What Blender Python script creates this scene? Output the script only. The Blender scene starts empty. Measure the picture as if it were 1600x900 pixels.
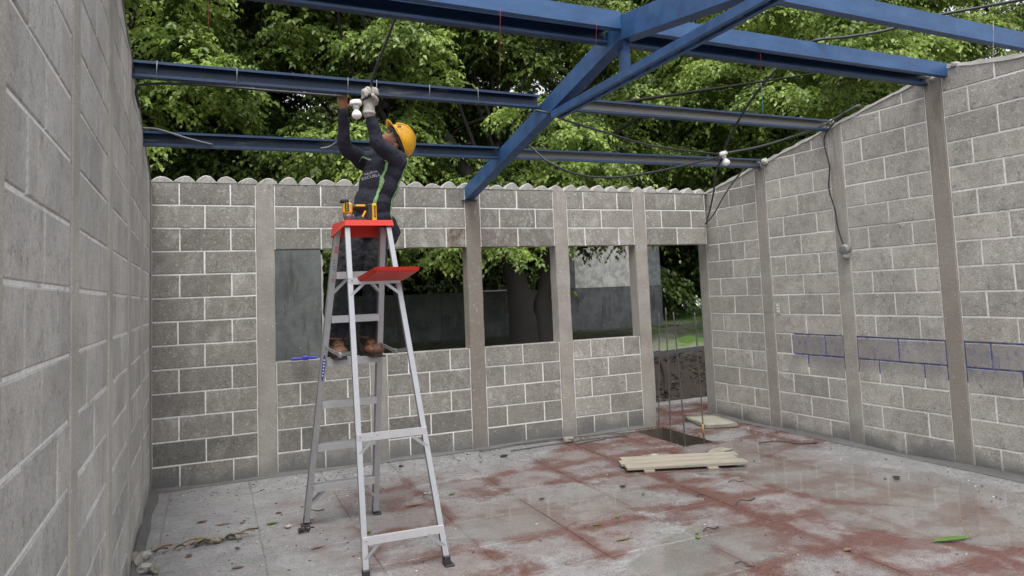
import bpy, bmesh, math, random
import numpy as np
from mathutils import Vector, Matrix, Euler
random.seed(7); RNG = np.random.default_rng(7)
S = bpy.context.scene
COL = S.collection
R = math.radians

# ------------------------------------------------------------------ camera
cam = bpy.data.cameras.new("camera"); co = bpy.data.objects.new("camera", cam); COL.objects.link(co)
co.location = (0.4575, -6.3814, 1.4728); co.rotation_euler = (1.6478, 0.0398, -0.4012)
cam.sensor_fit = 'HORIZONTAL'; cam.sensor_width = 36.0; cam.lens = 1097.38 / 1600 * 36.0
cam.shift_y = -78.4 / 1600; cam.clip_end = 400; cam.clip_start = 0.02
S.camera = co
# ------------------------------------------------------------------ sky, sun, exposure
SUN_EL, SUN_AZ = R(68), R(200)          # azimuth clockwise from +Y: behind the camera, a little to its left
w = bpy.data.worlds.new("World"); S.world = w; w.use_nodes = True
nt = w.node_tree; bg = nt.nodes['Background']
sk = nt.nodes.new('ShaderNodeTexSky'); sk.sky_type = 'NISHITA'; sk.sun_disc = False
sk.sun_elevation = SUN_EL; sk.sun_rotation = SUN_AZ; sk.air_density = 1.0; sk.dust_density = 4.0; sk.ozone_density = 1.0
hs = nt.nodes.new('ShaderNodeHueSaturation'); hs.inputs['Saturation'].default_value = 0.14
nt.links.new(sk.outputs[0], hs.inputs['Color']); nt.links.new(hs.outputs[0], bg.inputs[0])
bg.inputs[1].default_value = 0.15
sl = bpy.data.lights.new("sun", 'SUN'); sl.energy = 0.9; sl.angle = R(20); sl.color = (1, 0.97, 0.92)
so = bpy.data.objects.new("sun", sl); COL.objects.link(so)
sd = Vector((math.sin(SUN_AZ) * math.cos(SUN_EL), math.cos(SUN_AZ) * math.cos(SUN_EL), math.sin(SUN_EL)))
so.rotation_euler = sd.to_track_quat('Z', 'Y').to_euler(); so.location = (0, -4, 12)
S.view_settings.view_transform = 'Standard'; S.view_settings.look = 'None'
S.view_settings.exposure = 1.06; S.view_settings.gamma = 1.0
S.render.resolution_x = 1024; S.render.resolution_y = 576

# ------------------------------------------------------------------ material helper
class NT:
    def __init__(s, name):
        s.m = bpy.data.materials.new(name); s.m.use_nodes = True; s.t = s.m.node_tree
        s.b = s.t.nodes['Principled BSDF']; s.out = s.t.nodes['Material Output']
    def n(s, typ, **k):
        x = s.t.nodes.new('ShaderNode' + typ)
        for a, v in k.items(): setattr(x, a, v)
        return x
    def l(s, a, b): s.t.links.new(a, b)
    def pos(s): return s.n('NewGeometry').outputs['Position']
    def obj(s): return s.n('TexCoord').outputs['Object']
    def val(s, x, i):
        if isinstance(x, (int, float)): i.default_value = x
        elif isinstance(x, tuple): i.default_value = (*x, 1) if len(x) == 3 and len(i.default_value) == 4 else x
        else: s.l(x, i)
    def math(s, op, a, b=0.0, c=0.0, clamp=False):
        x = s.n('Math', operation=op, use_clamp=clamp)
        s.val(a, x.inputs[0]); s.val(b, x.inputs[1]); s.val(c, x.inputs[2]); return x.outputs[0]
    def vmul(s, v, xyz):
        x = s.n('VectorMath', operation='MULTIPLY'); s.l(v, x.inputs[0]); x.inputs[1].default_value = xyz; return x.outputs[0]
    def noise(s, v, sc, det=4, ro=.55, dist=0.0):
        x = s.n('TexNoise'); s.l(v, x.inputs['Vector']); x.inputs['Scale'].default_value = sc
        x.inputs['Detail'].default_value = det; x.inputs['Roughness'].default_value = ro; x.inputs['Distortion'].default_value = dist
        return x.outputs['Fac']
    def ramp(s, f, a, b):           # smooth 0..1 between a and b
        x = s.n('MapRange', interpolation_type='SMOOTHSTEP'); s.val(f, x.inputs[0])
        x.inputs[1].default_value = a; x.inputs[2].default_value = b; return x.outputs[0]
    def mix(s, f, a, b, mode='MIX'):
        x = s.n('Mix', data_type='RGBA', blend_type=mode); s.val(f, x.inputs[0]); s.val(a, x.inputs[6]); s.val(b, x.inputs[7]); return x.outputs[2]
    def xyz(s, v):
        x = s.n('SeparateXYZ'); s.l(v, x.inputs[0]); return x.outputs
    def bump(s, h, st=.3, d=.01):
        x = s.n('Bump'); x.inputs['Strength'].default_value = st; x.inputs['Distance'].default_value = d
        s.l(h, x.inputs['Height']); s.l(x.outputs[0], s.b.inputs['Normal'])
    def col(s, c): s.val(c, s.b.inputs['Base Color'])
    def set(s, **k):
        for a, v in k.items(): s.val(v, s.b.inputs[a.replace('_', ' ')])

def simple(name, c, rough=.6, metal=0.0, var=.25, sc=14.0, bump=.15):
    t = NT(name); p = t.obj(); f = t.noise(p, sc, 5)
    t.col(t.mix(f, tuple(x * (1 - var) for x in c), tuple(min(1, x * (1 + var)) for x in c)))
    t.set(Roughness=rough, Metallic=metal)
    if bump: t.bump(t.noise(p, sc * 5, 4), bump, .004)
    return t.m

def mat_block(name, side=False, base=(.30, .287, .265), blue=False):
    t = NT(name); p = t.pos(); x, y, z = t.xyz(p)
    oi = t.n('ObjectInfo'); oc = t.xyz(oi.outputs['Color'])
    big = t.noise(p, 2.2, 5); mid = t.noise(p, 11, 6, .65)
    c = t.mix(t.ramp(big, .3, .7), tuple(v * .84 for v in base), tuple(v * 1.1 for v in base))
    c = t.mix(t.math('MULTIPLY', t.ramp(mid, .42, .72), .6), c, (base[0] * .62, base[1] * .61, base[2] * .58), 'MIX')
    # pale lime bloom, in drips and cloudy patches
    q = t.vmul(p, (1, 1, .55)); bl = t.noise(q, 9, 9, .72, .6); big2 = t.noise(p, 1.7, 3)
    c = t.mix(t.math('MULTIPLY', t.ramp(bl, .48, .66), t.math('MULTIPLY', t.ramp(big2, .35, .6), .42)), c, (.56, .55, .53))
    # salt speckles and open pits of the aggregate
    sp = t.noise(p, 34, 6, .8); amt = t.math('ADD', .2 if name.endswith('left') else .42, t.math('MULTIPLY', oc[1], .6))
    c = t.mix(t.math('MULTIPLY', t.ramp(sp, .56, .62), amt), c, (.60, .59, .56))
    pit = t.noise(p, 30, 6, .8); pm = t.ramp(pit, .57, .64)
    c = t.mix(t.math('MULTIPLY', pm, .25 if name.endswith('left') else .5), c, (.07, .066, .06))
    grain = t.noise(p, 110, 4, .8)
    c = t.mix(.4 if name.endswith('left') else .7, c, t.mix(t.ramp(grain, .3, .7), (.25, .25, .25), (.75, .75, .75)), 'OVERLAY')
    # own tone of each unit
    rv = t.math('ADD', .88, t.math('MULTIPLY', oi.outputs['Random'], .22))
    cm = t.n('CombineXYZ'); k = t.math('MULTIPLY', rv, oc[0])
    for i in range(3): t.l(k, cm.inputs[i])
    c = t.mix(1.0, c, cm.outputs[0], 'MULTIPLY')
    c = t.mix(t.math('MULTIPLY', oc[2], t.ramp(t.noise(p, 13, 4), .38, .6)), c, (.10, .062, .035))
    # rising damp with a ragged edge
    zz = t.math('ADD', z, t.math('MULTIPLY', t.math('SUBTRACT', t.noise(p, 3.5, 5), .5), .32))
    dm = t.math('SUBTRACT', 1.0, t.ramp(zz, .02, .17))
    c = t.mix(t.math('MULTIPLY', dm, .8), c, (.115, .115, .118))
    if blue:
        band = t.math('MULTIPLY', t.ramp(z, .60, .78), t.math('SUBTRACT', 1.0, t.ramp(z, .93, .965)))
        ym = t.ramp(t.math('MULTIPLY', y, -1.0), 1.0, 1.12)
        bn = t.ramp(t.noise(t.vmul(p, (1, 1, .6)), 30, 6, .8, .8), .53, .58); bn2 = t.ramp(t.noise(p, 4, 2), .40, .52)
        bm_ = t.math('MULTIPLY', t.math('MULTIPLY', band, ym), t.math('MULTIPLY', bn, bn2))
        c = t.mix(t.math('MULTIPLY', t.math('MULTIPLY', band, ym), .55), c, (.19, .18, .18))
        c = t.mix(t.math('MULTIPLY', bm_, .55), c, (.09, .105, .27))
    t.col(c); t.set(Roughness=t.math('SUBTRACT', .93, t.math('MULTIPLY', dm, .25)))
    h = t.math('ADD', t.math('MULTIPLY', grain, .5), t.math('SUBTRACT', mid, t.math('MULTIPLY', pm, 1.2)))
    t.bump(h, .55, .004)
    return t.m

def mat_mortar(blue=False):
    t = NT('mortar' + ('_blue' if blue else '')); p = t.pos(); x, y, z = t.xyz(p)
    f = t.noise(p, 30, 6, .7)
    c = t.mix(t.ramp(f, .3, .6), (.62, .61, .59), (.82, .81, .79))
    c = t.mix(t.ramp(t.noise(p, 6, 4), .58, .74), c, (.42, .41, .39))
    dm = t.math('SUBTRACT', 1.0, t.ramp(t.math('ADD', z, t.math('MULTIPLY', t.noise(p, 4, 4), .3)), .1, .36))
    c = t.mix(t.math('MULTIPLY', dm, .75), c, (.2, .2, .2))
    if blue:
        band = t.math('MULTIPLY', t.ramp(z, .650, .655), t.math('SUBTRACT', 1.0, t.ramp(z, .966, .970)))
        ym = t.ramp(t.math('ADD', t.math('MULTIPLY', y, -1.0), t.math('MULTIPLY', t.noise(p, 5, 2), .1)), 1.12, 1.16)
        c = t.mix(t.math('MULTIPLY', band, ym), c, t.mix(t.ramp(t.noise(p, 14, 4), .5, .62), t.mix(f, (.04, .055, .22), (.08, .10, .28)), (.20, .20, .27)))
    t.col(c); t.set(Roughness=.9); t.bump(f, .6, .006); return t.m

def mat_column():
    t = NT('cast_concrete'); p = t.pos(); z = t.xyz(p)[2]; oc = t.xyz(t.n('ObjectInfo').outputs['Color'])
    f = t.noise(p, 4, 6, .6); g = t.noise(p, 120, 3, .7)
    c = t.mix(t.ramp(f, .3, .7), (.28, .262, .236), (.36, .342, .312))
    c = t.mix(t.math('MULTIPLY', oc[2], .8), c, (.20, .165, .135))
    c = t.mix(.7, c, t.mix(g, (.3, .3, .3), (.7, .7, .7)), 'OVERLAY')
    c = t.mix(t.math('MULTIPLY', t.ramp(t.noise(p, 40, 5, .75), .60, .66), .7), c, (.55, .53, .5))
    st = t.math('MULTIPLY', t.ramp(z, 1.9, 2.9), t.ramp(t.noise(t.vmul(p, (8, 8, 1)), 3, 4), .4, .65))
    c = t.mix(t.math('MULTIPLY', st, .55), c, (.12, .10, .09))
    dm = t.math('SUBTRACT', 1.0, t.ramp(t.math('ADD', z, t.math('MULTIPLY', f, .3)), .12, .45))
    c = t.mix(t.math('MULTIPLY', dm, .65), c, (.15, .145, .14))
    cm = t.n('CombineXYZ'); [t.l(oc[0], cm.inputs[i]) for i in range(3)]
    c = t.mix(1.0, c, cm.outputs[0], 'MULTIPLY')
    t.col(c); t.set(Roughness=.92); t.bump(t.math('ADD', g, t.noise(p, 18, 5)), .8, .008); return t.m

def mat_floor():
    t = NT('wet_worn_floor'); p = t.pos(); x, y, z = t.xyz(p)
    flat = t.vmul(p, (1, 1, 0))
    wob = t.noise(flat, 2.5, 3)
    def jd(v, off, per):     # distance to nearest joint
        a = t.math('DIVIDE', t.math('SUBTRACT', v, off), per)
        fr = t.math('FRACT', a); return t.math('MULTIPLY', t.math('SUBTRACT', .5, t.math('ABSOLUTE', t.math('SUBTRACT', fr, .5))), per)
    wx = t.math('MULTIPLY', t.math('SUBTRACT', wob, .5), .06)
    dx = jd(t.math('ADD', x, wx), 1.30 - 5.8, .58); dy = jd(t.math('ADD', y, wx), -.93 - 9.8, .49)
    dj = t.math('MINIMUM', t.math('MULTIPLY', dx, 1.2), dy)
    n1 = t.noise(flat, 1.5, 6, .62, .5); n2 = t.noise(flat, 5, 7, .7, .3); n3 = t.noise(flat, 28, 4, .7)
    n4 = t.noise(t.vmul(p, (1, 1.25, 0)), 2.4, 7, .68, .35)
    # where the red pigment survives: from the middle of the room to the doorway
    reg = t.math('MULTIPLY', t.ramp(x, .35, 2.0), t.math('SUBTRACT', 1.0, t.ramp(t.math('ADD', y, t.math('MULTIPLY', t.ramp(x, 3.0, 4.4), -1.6)), -.85, -.45)))
    rs = t.ramp(t.math('SUBTRACT', t.math('ADD', x, t.math('MULTIPLY', t.math('ADD', y, 1.2), .18)), 0), 4.5, 5.2)
    door = t.ramp(y, -1.9, -1.2)
    reg = t.math('MULTIPLY', reg, t.math('SUBTRACT', 1.0, t.math('MULTIPLY', rs, t.math('SUBTRACT', 1.0, door))))
    right = t.ramp(x, 2.3, 4.0)
    jn = t.math('SUBTRACT', 1.0, t.ramp(t.math('ADD', dj, t.math('MULTIPLY', n2, .16)), .075, .17))
    pat = t.ramp(t.math('ADD', n4, t.math('MULTIPLY', right, .075)), .50, .60)
    jn = t.math('SUBTRACT', 1.0, t.ramp(t.math('ADD', dj, t.math('MULTIPLY', t.math('SUBTRACT', n2, .5), .22)), .0, .13))
    keep = t.ramp(t.math('ADD', n1, t.math('MULTIPLY', right, .06)), .40, .60)
    pf = t.math('ADD', t.math('MULTIPLY', t.math('MULTIPLY', jn, keep), .95), t.math('MULTIPLY', t.ramp(t.math('ADD', n4, t.math('MULTIPLY', right, .07)), .50, .66), .75))
    pf = t.math('MULTIPLY', pf, reg, clamp=True)
    fine = t.noise(flat, 24, 8, .85, .8); fine2 = t.noise(flat, 120, 3, .8)
    red = t.math('MULTIPLY', t.ramp(pf, .0, 1.1), t.math('ADD', .58, t.math('MULTIPLY', t.ramp(fine, .62, .42), .38)))
    spk = t.ramp(t.math('ADD', t.math('MULTIPLY', pf, .16), t.math('SUBTRACT', 1.0, fine2)), .58, .66)
    red = t.math('MAXIMUM', red, t.math('MULTIPLY', spk, t.math('MULTIPLY', t.ramp(pf, .02, .4), .7)))
    grey = t.mix(t.ramp(n2, .3, .7), (.172, .171, .175), (.272, .271, .277))
    grey = t.mix(t.math('MULTIPLY', t.ramp(fine, .49, .56), .6), grey, (.12, .115, .115))
    grey = t.mix(t.math('MULTIPLY', t.ramp(fine2, .52, .60), .6), grey, (.50, .50, .50))
    grey = t.mix(t.math('MULTIPLY', t.math('MULTIPLY', reg, t.ramp(n1, .36, .60)), .5), grey, (.155, .098, .088))
    redc = t.mix(t.ramp(fine2, .3, .7), (.075, .026, .019), (.130, .047, .035))
    c = t.mix(red, grey, redc)
    dark = t.math('SUBTRACT', 1.0, t.ramp(dj, .003, .012)); c = t.mix(t.math('MULTIPLY', dark, t.math('MULTIPLY', keep, .3)), c, (.09, .05, .04))
    # standing water
    def pool(cx, cy, ax, ay, ang):
        ca, sa = math.cos(ang), math.sin(ang)
        X = t.math('SUBTRACT', x, cx); Y = t.math('SUBTRACT', y, cy)
        u = t.math('DIVIDE', t.math('ADD', t.math('MULTIPLY', X, ca), t.math('MULTIPLY', Y, sa)), ax)
        v = t.math('DIVIDE', t.math('SUBTRACT', t.math('MULTIPLY', Y, ca), t.math('MULTIPLY', X, sa)), ay)
        r = t.math('SQRT', t.math('ADD', t.math('MULTIPLY', u, u), t.math('MULTIPLY', v, v)))
        r = t.math('ADD', r, t.math('MULTIPLY', t.math('SUBTRACT', n1, .5), 1.6))
        return t.math('SUBTRACT', 1.0, t.ramp(r, .82, 1.0))
    pl = t.math('MAXIMUM', pool(4.75, -2.5, 1.25, .55, R(-68)), pool(2.55, -2.0, .8, .42, R(10)))
    pl = t.math('MAXIMUM', pl, t.math('MAXIMUM', pool(4.5, -3.5, .9, .35, R(-50)), pool(4.75, -1.35, .5, .3, 0)))
    pl = t.math('MAXIMUM', pl, pool(3.0, -3.1, .55, .3, R(20)))
    c = t.mix(t.math('MULTIPLY', pl, .5), c, (.155, .145, .135))
    wet = t.ramp(t.noise(flat, 1.1, 4), .35, .6)
    rough = t.math('ADD', .20, t.math('MULTIPLY', n3, .26)); rough = t.math('SUBTRACT', rough, t.math('MULTIPLY', wet, .12))
    dry = t.math('SUBTRACT', 1.0, t.ramp(x, .6, 1.8)); rough = t.math('ADD', rough, t.math('MULTIPLY', dry, .2))
    mr = t.n('Mix', data_type='FLOAT'); t.l(pl, mr.inputs[0]); t.l(rough, mr.inputs[2]); mr.inputs[3].default_value = .09
    t.col(c); t.l(mr.outputs[0], t.b.inputs['Roughness']); t.b.inputs['IOR'].default_value = 1.4; t.l(t.math('MULTIPLY', pl, .6), t.b.inputs['Coat Weight']); t.b.inputs['Coat Roughness'].default_value = .07; t.b.inputs['Coat IOR'].default_value = 1.5
    hh = t.math('MULTIPLY', t.math('ADD', t.noise(flat, 60, 5, .7), t.math('MULTIPLY', n2, 1.5)), t.math('SUBTRACT', 1.0, t.math('MULTIPLY', pl, .97)))
    t.bump(hh, .8, .006)
    return t.m

def mat_paintsteel(name, grey=0.0, dk=1.0):
    t = NT(name); p = t.pos(); f = t.noise(t.vmul(p, (1, 3, 3)), 3, 6, .65); g = t.noise(p, 40, 4, .7)
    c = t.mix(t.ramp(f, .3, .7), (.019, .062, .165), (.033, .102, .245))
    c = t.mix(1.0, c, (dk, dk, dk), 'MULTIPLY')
    if grey:
        c = t.mix(t.ramp(t.noise(t.vmul(p, (1, 4, 4)), 2.2, 5, .6, .4), .62 - grey * .4, .80 - grey * .4), c, (.25, .24, .225))
    c = t.mix(t.math('MULTIPLY', t.ramp(g, .66, .72), .6), c, (.10, .06, .04))
    c = t.mix(t.math('MULTIPLY', t.ramp(t.noise(p, 9, 5, .7), .55, .75), .2), c, (.14, .17, .22))
    t.col(c); t.set(Roughness=t.math('ADD', .34, t.math('MULTIPLY', g, .25)), Metallic=.0); t.bump(g, .15, .002); return t.m

def mat_leaf(name, a, b, tr=.35):
    t = NT(name); ri = t.n('NewGeometry').outputs['Random Per Island']
    c = t.mix(ri, a, b); n = t.noise(t.pos(), 1.2, 2); c = t.mix(t.ramp(n, .45, .62), c, tuple(v * 1.35 for v in b))
    t.col(c); t.set(Roughness=.42); t.b.inputs['Specular IOR Level'].default_value = .4
    ts = t.n('BsdfTranslucent'); hsv = t.n('HueSaturation'); t.l(c, hsv.inputs['Color']); hsv.inputs['Value'].default_value = 1.5; hsv.inputs['Hue'].default_value = .485
    t.l(hsv.outputs[0], ts.inputs['Color']); ms = t.n('MixShader'); ms.inputs[0].default_value = tr
    t.l(t.b.outputs[0], ms.inputs[1]); t.l(ts.outputs[0], ms.inputs[2]); t.l(ms.outputs[0], t.out.inputs['Surface']); return t.m

M = {}
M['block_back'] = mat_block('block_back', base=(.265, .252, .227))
M['block_left'] = mat_block('block_left', base=(.46, .447, .428))  # side walls lighter than the back: their stronger light is in the base colour
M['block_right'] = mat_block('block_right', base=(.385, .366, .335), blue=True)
M['mortar'] = mat_mortar(); M['mortar_blue'] = mat_mortar(True); M['column'] = mat_column(); M['floor'] = mat_floor()
M['steel'] = mat_paintsteel('blue_painted_steel'); M['steel_shaded'] = mat_paintsteel('dark_blue_steel', 0, .45); M['steel_mixed'] = mat_paintsteel('worn_blue_steel', .12, .32); M['steel_primer'] = mat_paintsteel('primer_patched_steel', 1.0)  # darkened copies put the shade inside open channels into the blue paint
M['cap'] = simple('pale_mortar', (.33, .32, .30), .95, 0, .35, 12, .6)
M['alu'] = simple('brushed_aluminium', (.36, .365, .38), .38, .8, .12, 25, .08)
M['alu_dull'] = simple('dull_aluminium', (.42, .42, .43), .5, .55, .15, 18, .08)
M['alu_bar'] = simple('pale_aluminium', (.50, .50, .52), .42, .3, .12, 25, .08)
M['red'] = simple('red_plastic', (.62, .035, .02), .42, 0, .12, 20, .08)
M['black'] = simple('black_rubber', (.022, .022, .024), .6, 0, .3, 25, .1)
M['cable'] = simple('grey_black_cable', (.022, .023, .027), .45, 0, .3, 9, .05)
M['cable_grey'] = simple('grey_cable', (.09, .095, .105), .45, 0, .3, 9, .05)
M['white'] = simple('white_porcelain', (.78, .77, .74), .35, 0, .08, 9, 0)
M['rust'] = simple('rusty_steel', (.11, .10, .092), .7, .3, .4, 30, .4)
M['soil'] = simple('damp_soil', (.055, .045, .033), .95, 0, .6, 16, 1.0)
M['wood'] = None
t = NT('sawn_pine'); p = t.obj(); q = t.vmul(p, (1.2, 14, 14)); f = t.noise(q, 2.5, 6, .6, .6)
c = t.mix(f, (.23, .195, .15), (.38, .34, .28)); c = t.mix(t.math('MULTIPLY', t.ramp(t.noise(t.vmul(p, (1, 3, 3)), 3, 5), .48, .62), .7), c, (.20, .20, .17))
t.col(c); t.set(Roughness=.75); t.bump(f, .4, .003); M['wood'] = t.m
M['bark'] = simple('dark_bark', (.012, .010, .008), .95, 0, .5, 12, 1.0)
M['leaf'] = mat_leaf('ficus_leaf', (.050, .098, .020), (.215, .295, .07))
M['leaf_dark'] = mat_leaf('ficus_leaf_dark', (.022, .048, .010), (.075, .12, .025), .25)  # darker leaf copy: shade of inner and rear foliage put into the colour
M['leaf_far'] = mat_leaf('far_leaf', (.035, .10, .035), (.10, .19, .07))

# ------------------------------------------------------------------ mesh helpers
def link(o, parent=None):
    COL.objects.link(o)
    if parent: o.parent = parent
    return o
def tag(o, label=None, cat=None, group=None, kind=None):
    if label: o['label'] = label
    if cat: o['category'] = cat
    if group: o['group'] = group
    if kind: o['kind'] = kind
    return o
def empty(name, loc, label, cat, group=None, kind=None):
    o = bpy.data.objects.new(name, None); o.location = loc; o.empty_display_size = .1; link(o)
    return tag(o, label, cat, group, kind)
def bake(o, parent):      # parent without moving: shapes are given in world coordinates, things sit at their base
    o.parent = parent; o.matrix_parent_inverse = Matrix.Translation(-parent.location)
    return o
def mesh(name, V, F, mat, parent=None, smooth=False):
    me = bpy.data.meshes.new(name); me.from_pydata([tuple(v) for v in V], [], F); me.update()
    if smooth: me.polygons.foreach_set('use_smooth', [True] * len(me.polygons))
    if mat: me.materials.append(mat)
    o = bpy.data.objects.new(name, me); link(o)
    if parent: bake(o, parent)
    return o
def frombm(name, bm, mat, parent=None, smooth=False):
    bmesh.ops.recalc_face_normals(bm, faces=bm.faces)
    me = bpy.data.meshes.new(name); bm.to_mesh(me); bm.free()
    if smooth: me.polygons.foreach_set('use_smooth', [True] * len(me.polygons))
    if mat: me.materials.append(mat)
    o = bpy.data.objects.new(name, me); link(o)
    if parent: bake(o, parent)
    return o
def add_box(bm, c, d, rot=None, bev=0.0):
    m = Matrix.Translation(c) @ (rot if rot else Matrix.Identity(4)) @ Matrix.Diagonal((d[0], d[1], d[2], 1))
    r = bmesh.ops.create_cube(bm, size=1, matrix=m)
    if bev:
        es = list({e for v in r['verts'] for e in v.link_edges})
        bmesh.ops.bevel(bm, geom=es, offset=bev, segments=1, affect='EDGES')
    return r
def sweep(bm, pts, rad, n=8, cap=True):
    pts = [Vector(p) for p in pts]; rings = []; up = None
    for i, p in enumerate(pts):
        d = (pts[min(i + 1, len(pts) - 1)] - pts[max(i - 1, 0)]).normalized()
        if up is None:
            up = Vector((0, 0, 1)) if abs(d.z) < .9 else Vector((1, 0, 0))
        a = d.cross(up)
        if a.length < 1e-4: a = d.cross(Vector((0, 1, 0)))
        a.normalize(); b = a.cross(d).normalized(); up = b
        r = rad[i] if isinstance(rad, (list, tuple)) else rad
        rings.append([bm.verts.new(p + (a * math.cos(6.2832 * k / n) + b * math.sin(6.2832 * k / n)) * r) for k in range(n)])
    for i in range(len(rings) - 1):
        for k in range(n): bm.faces.new((rings[i][k], rings[i][(k + 1) % n], rings[i + 1][(k + 1) % n], rings[i + 1][k]))
    if cap:
        bm.faces.new(rings[0]); bm.faces.new(rings[-1][::-1])
def spline(P, n=8):
    P = [Vector(p) for p in P]; out = []
    Q = [P[0] * 2 - P[1]] + P + [P[-1] * 2 - P[-2]]
    for i in range(1, len(Q) - 2):
        for k in range(n):
            t_ = k / n; a, b, c, d = Q[i - 1:i + 3]
            out.append(.5 * ((2 * b) + (c - a) * t_ + (2 * a - 5 * b + 4 * c - d) * t_ ** 2 + (3 * b - a - 3 * c + d) * t_ ** 3))
    out.append(P[-1]); return out
def tube(name, P, r, mat, parent=None, n=7, seg=8):
    bm = bmesh.new(); pp = spline(P, seg) if seg else P
    sweep(bm, pp, r, n); return frombm(name, bm, mat, parent, True)
def beam(name, P0, P1, prof, mat, parent=None, up=(0, 0, 1)):
    """profile (a,b): a along side = dir x up, b along up; open or closed polygon, closed here"""
    P0, P1 = Vector(P0), Vector(P1); d = (P1 - P0).normalized(); up = Vector(up)
    s = d.cross(up).normalized(); u = s.cross(d).normalized()
    V = [P + s * a + u * b for P in (P0, P1) for a, b in prof]; n = len(prof)
    F = [(i, (i + 1) % n, n + (i + 1) % n, n + i) for i in range(n)] + [tuple(range(n))[::-1], tuple(range(n, 2 * n))]
    bm = bmesh.new(); vs = [bm.verts.new(v) for v in V]; fs = [bm.faces.new([vs[i] for i in f]) for f in F]
    bmesh.ops.triangulate(bm, faces=[f for f in fs if len(f.verts) > 4])
    return frombm(name, bm, mat, parent)
def cprof(w, h, t_, lip, openside):   # channel; openside +1 opens toward +a
    s = openside
    P = [(-w / 2, -h / 2), (w / 2, -h / 2), (w / 2, -h / 2 + lip), (w / 2 - t_, -h / 2 + lip), (w / 2 - t_, -h / 2 + t_), (-w / 2 + t_, -h / 2 + t_),
         (-w / 2 + t_, h / 2 - t_), (w / 2 - t_, h / 2 - t_), (w / 2 - t_, h / 2 - lip), (w / 2, h / 2 - lip), (w / 2, h / 2), (-w / 2, h / 2)]
    return [(a * s, b) for a, b in P]
def rect(w, h): return [(-w / 2, -h / 2), (w / 2, -h / 2), (w / 2, h / 2), (-w / 2, h / 2)]

# ------------------------------------------------------------------ floor and ground
PIT = (4.43, 4.78, -.93, -.08)
floor = empty('floor', (0, 0, 0), 'wet concrete floor of worn red tiles with puddles', None, None, 'structure')
del floor['label']; floor['label'] = 'wet grey and red worn tile floor with puddles'
bm = bmesh.new()
for (x0, x1, y0, y1) in ((-.2, PIT[0], -8, 1.3), (PIT[1], 6.6, -8, 1.3), (PIT[0], PIT[1], -8, PIT[2]), (PIT[0], PIT[1], PIT[3], 1.3)):
    add_box(bm, ((x0 + x1) / 2, (y0 + y1) / 2, -.062), (x1 - x0, y1 - y0, .115))
frombm('floor_slab', bm, M['floor'], floor)
def tile(x0, x1, y0, y1):
    g = .0018; j = lambda: random.uniform(-.002, .002); dz = random.uniform(-.0012, .0012)
    V = []
    for ins, z in ((g, -.008), (g, -.0035 + dz), (g + .005, 0 + dz)):
        V += [(x0 + ins + j(), y0 + ins + j(), z), (x1 - ins + j(), y0 + ins + j(), z), (x1 - ins + j(), y1 - ins + j(), z), (x0 + ins + j(), y1 - ins + j(), z)]
    F = [(8, 9, 10, 11)]
    for r in (0, 4):
        F += [(r + i, r + (i + 1) % 4, r + 4 + (i + 1) % 4, r + 4 + i) for i in range(4)]
    mesh('floor_tile', V, F, M['floor'], floor)
xs = [1.30 + .58 * k for k in range(-3, 10)]; ys = [-.93 + .49 * k for k in range(-9, 5)]
for i in range(len(xs) - 1):
    for jn in range(len(ys) - 1):
        x0, x1, y0, y1 = xs[i], xs[i + 1], ys[jn], ys[jn + 1]
        if x0 < 4.6 < x1 and y1 > PIT[2] + .01 and y0 < PIT[3] - .01:
            tile(x0, PIT[0], y0, y1)
            if y1 > PIT[3] + .02: tile(PIT[0], x1, PIT[3], y1)
            continue
        if y0 > .1 and x1 < 4.3: continue
        tile(x0, x1, y0, y1)
# pit: earth sides and bottom with crumbs
bm = bmesh.new(); nx, ny = 14, 26
def pz(u, v):
    e = min(u, 1 - u) * .35; f = min(v, 1 - v) * .85; return -.045 - .26 * min(1, min(e, f) / .055)
g = [[bm.verts.new((PIT[0] + .008 + (PIT[1] - PIT[0] - .016) * i / nx, PIT[2] + .008 + (PIT[3] - PIT[2] - .016) * k / ny, (pz(i / nx, k / ny) + random.uniform(-.03, .03)) if 0 < i < nx and 0 < k < ny else -.006)) for k in range(ny + 1)] for i in range(nx + 1)]
for i in range(nx):
    for k in range(ny): bm.faces.new((g[i][k], g[i + 1][k], g[i + 1][k + 1], g[i][k + 1]))
for _ in range(160):
    x_, y_ = random.uniform(PIT[0], PIT[1]), random.uniform(PIT[2], PIT[3]); r_ = random.uniform(.008, .028)
    u, v = (x_ - PIT[0]) / .35, (y_ - PIT[2]) / .85
    bmesh.ops.create_icosphere(bm, subdivisions=1, radius=r_, matrix=Matrix.Translation((x_, y_, pz(u, v) + .01)) @ Euler((random.random() * 3, 1, random.random() * 3)).to_matrix().to_4x4() @ Matrix.Diagonal((1, .7, .5, 1)))
o = frombm('pit', bm, M['soil'], floor)
M['slurry'] = simple('grey_slurry', (.105, .103, .10), .8, 0, .4, 9, .5)
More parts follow.
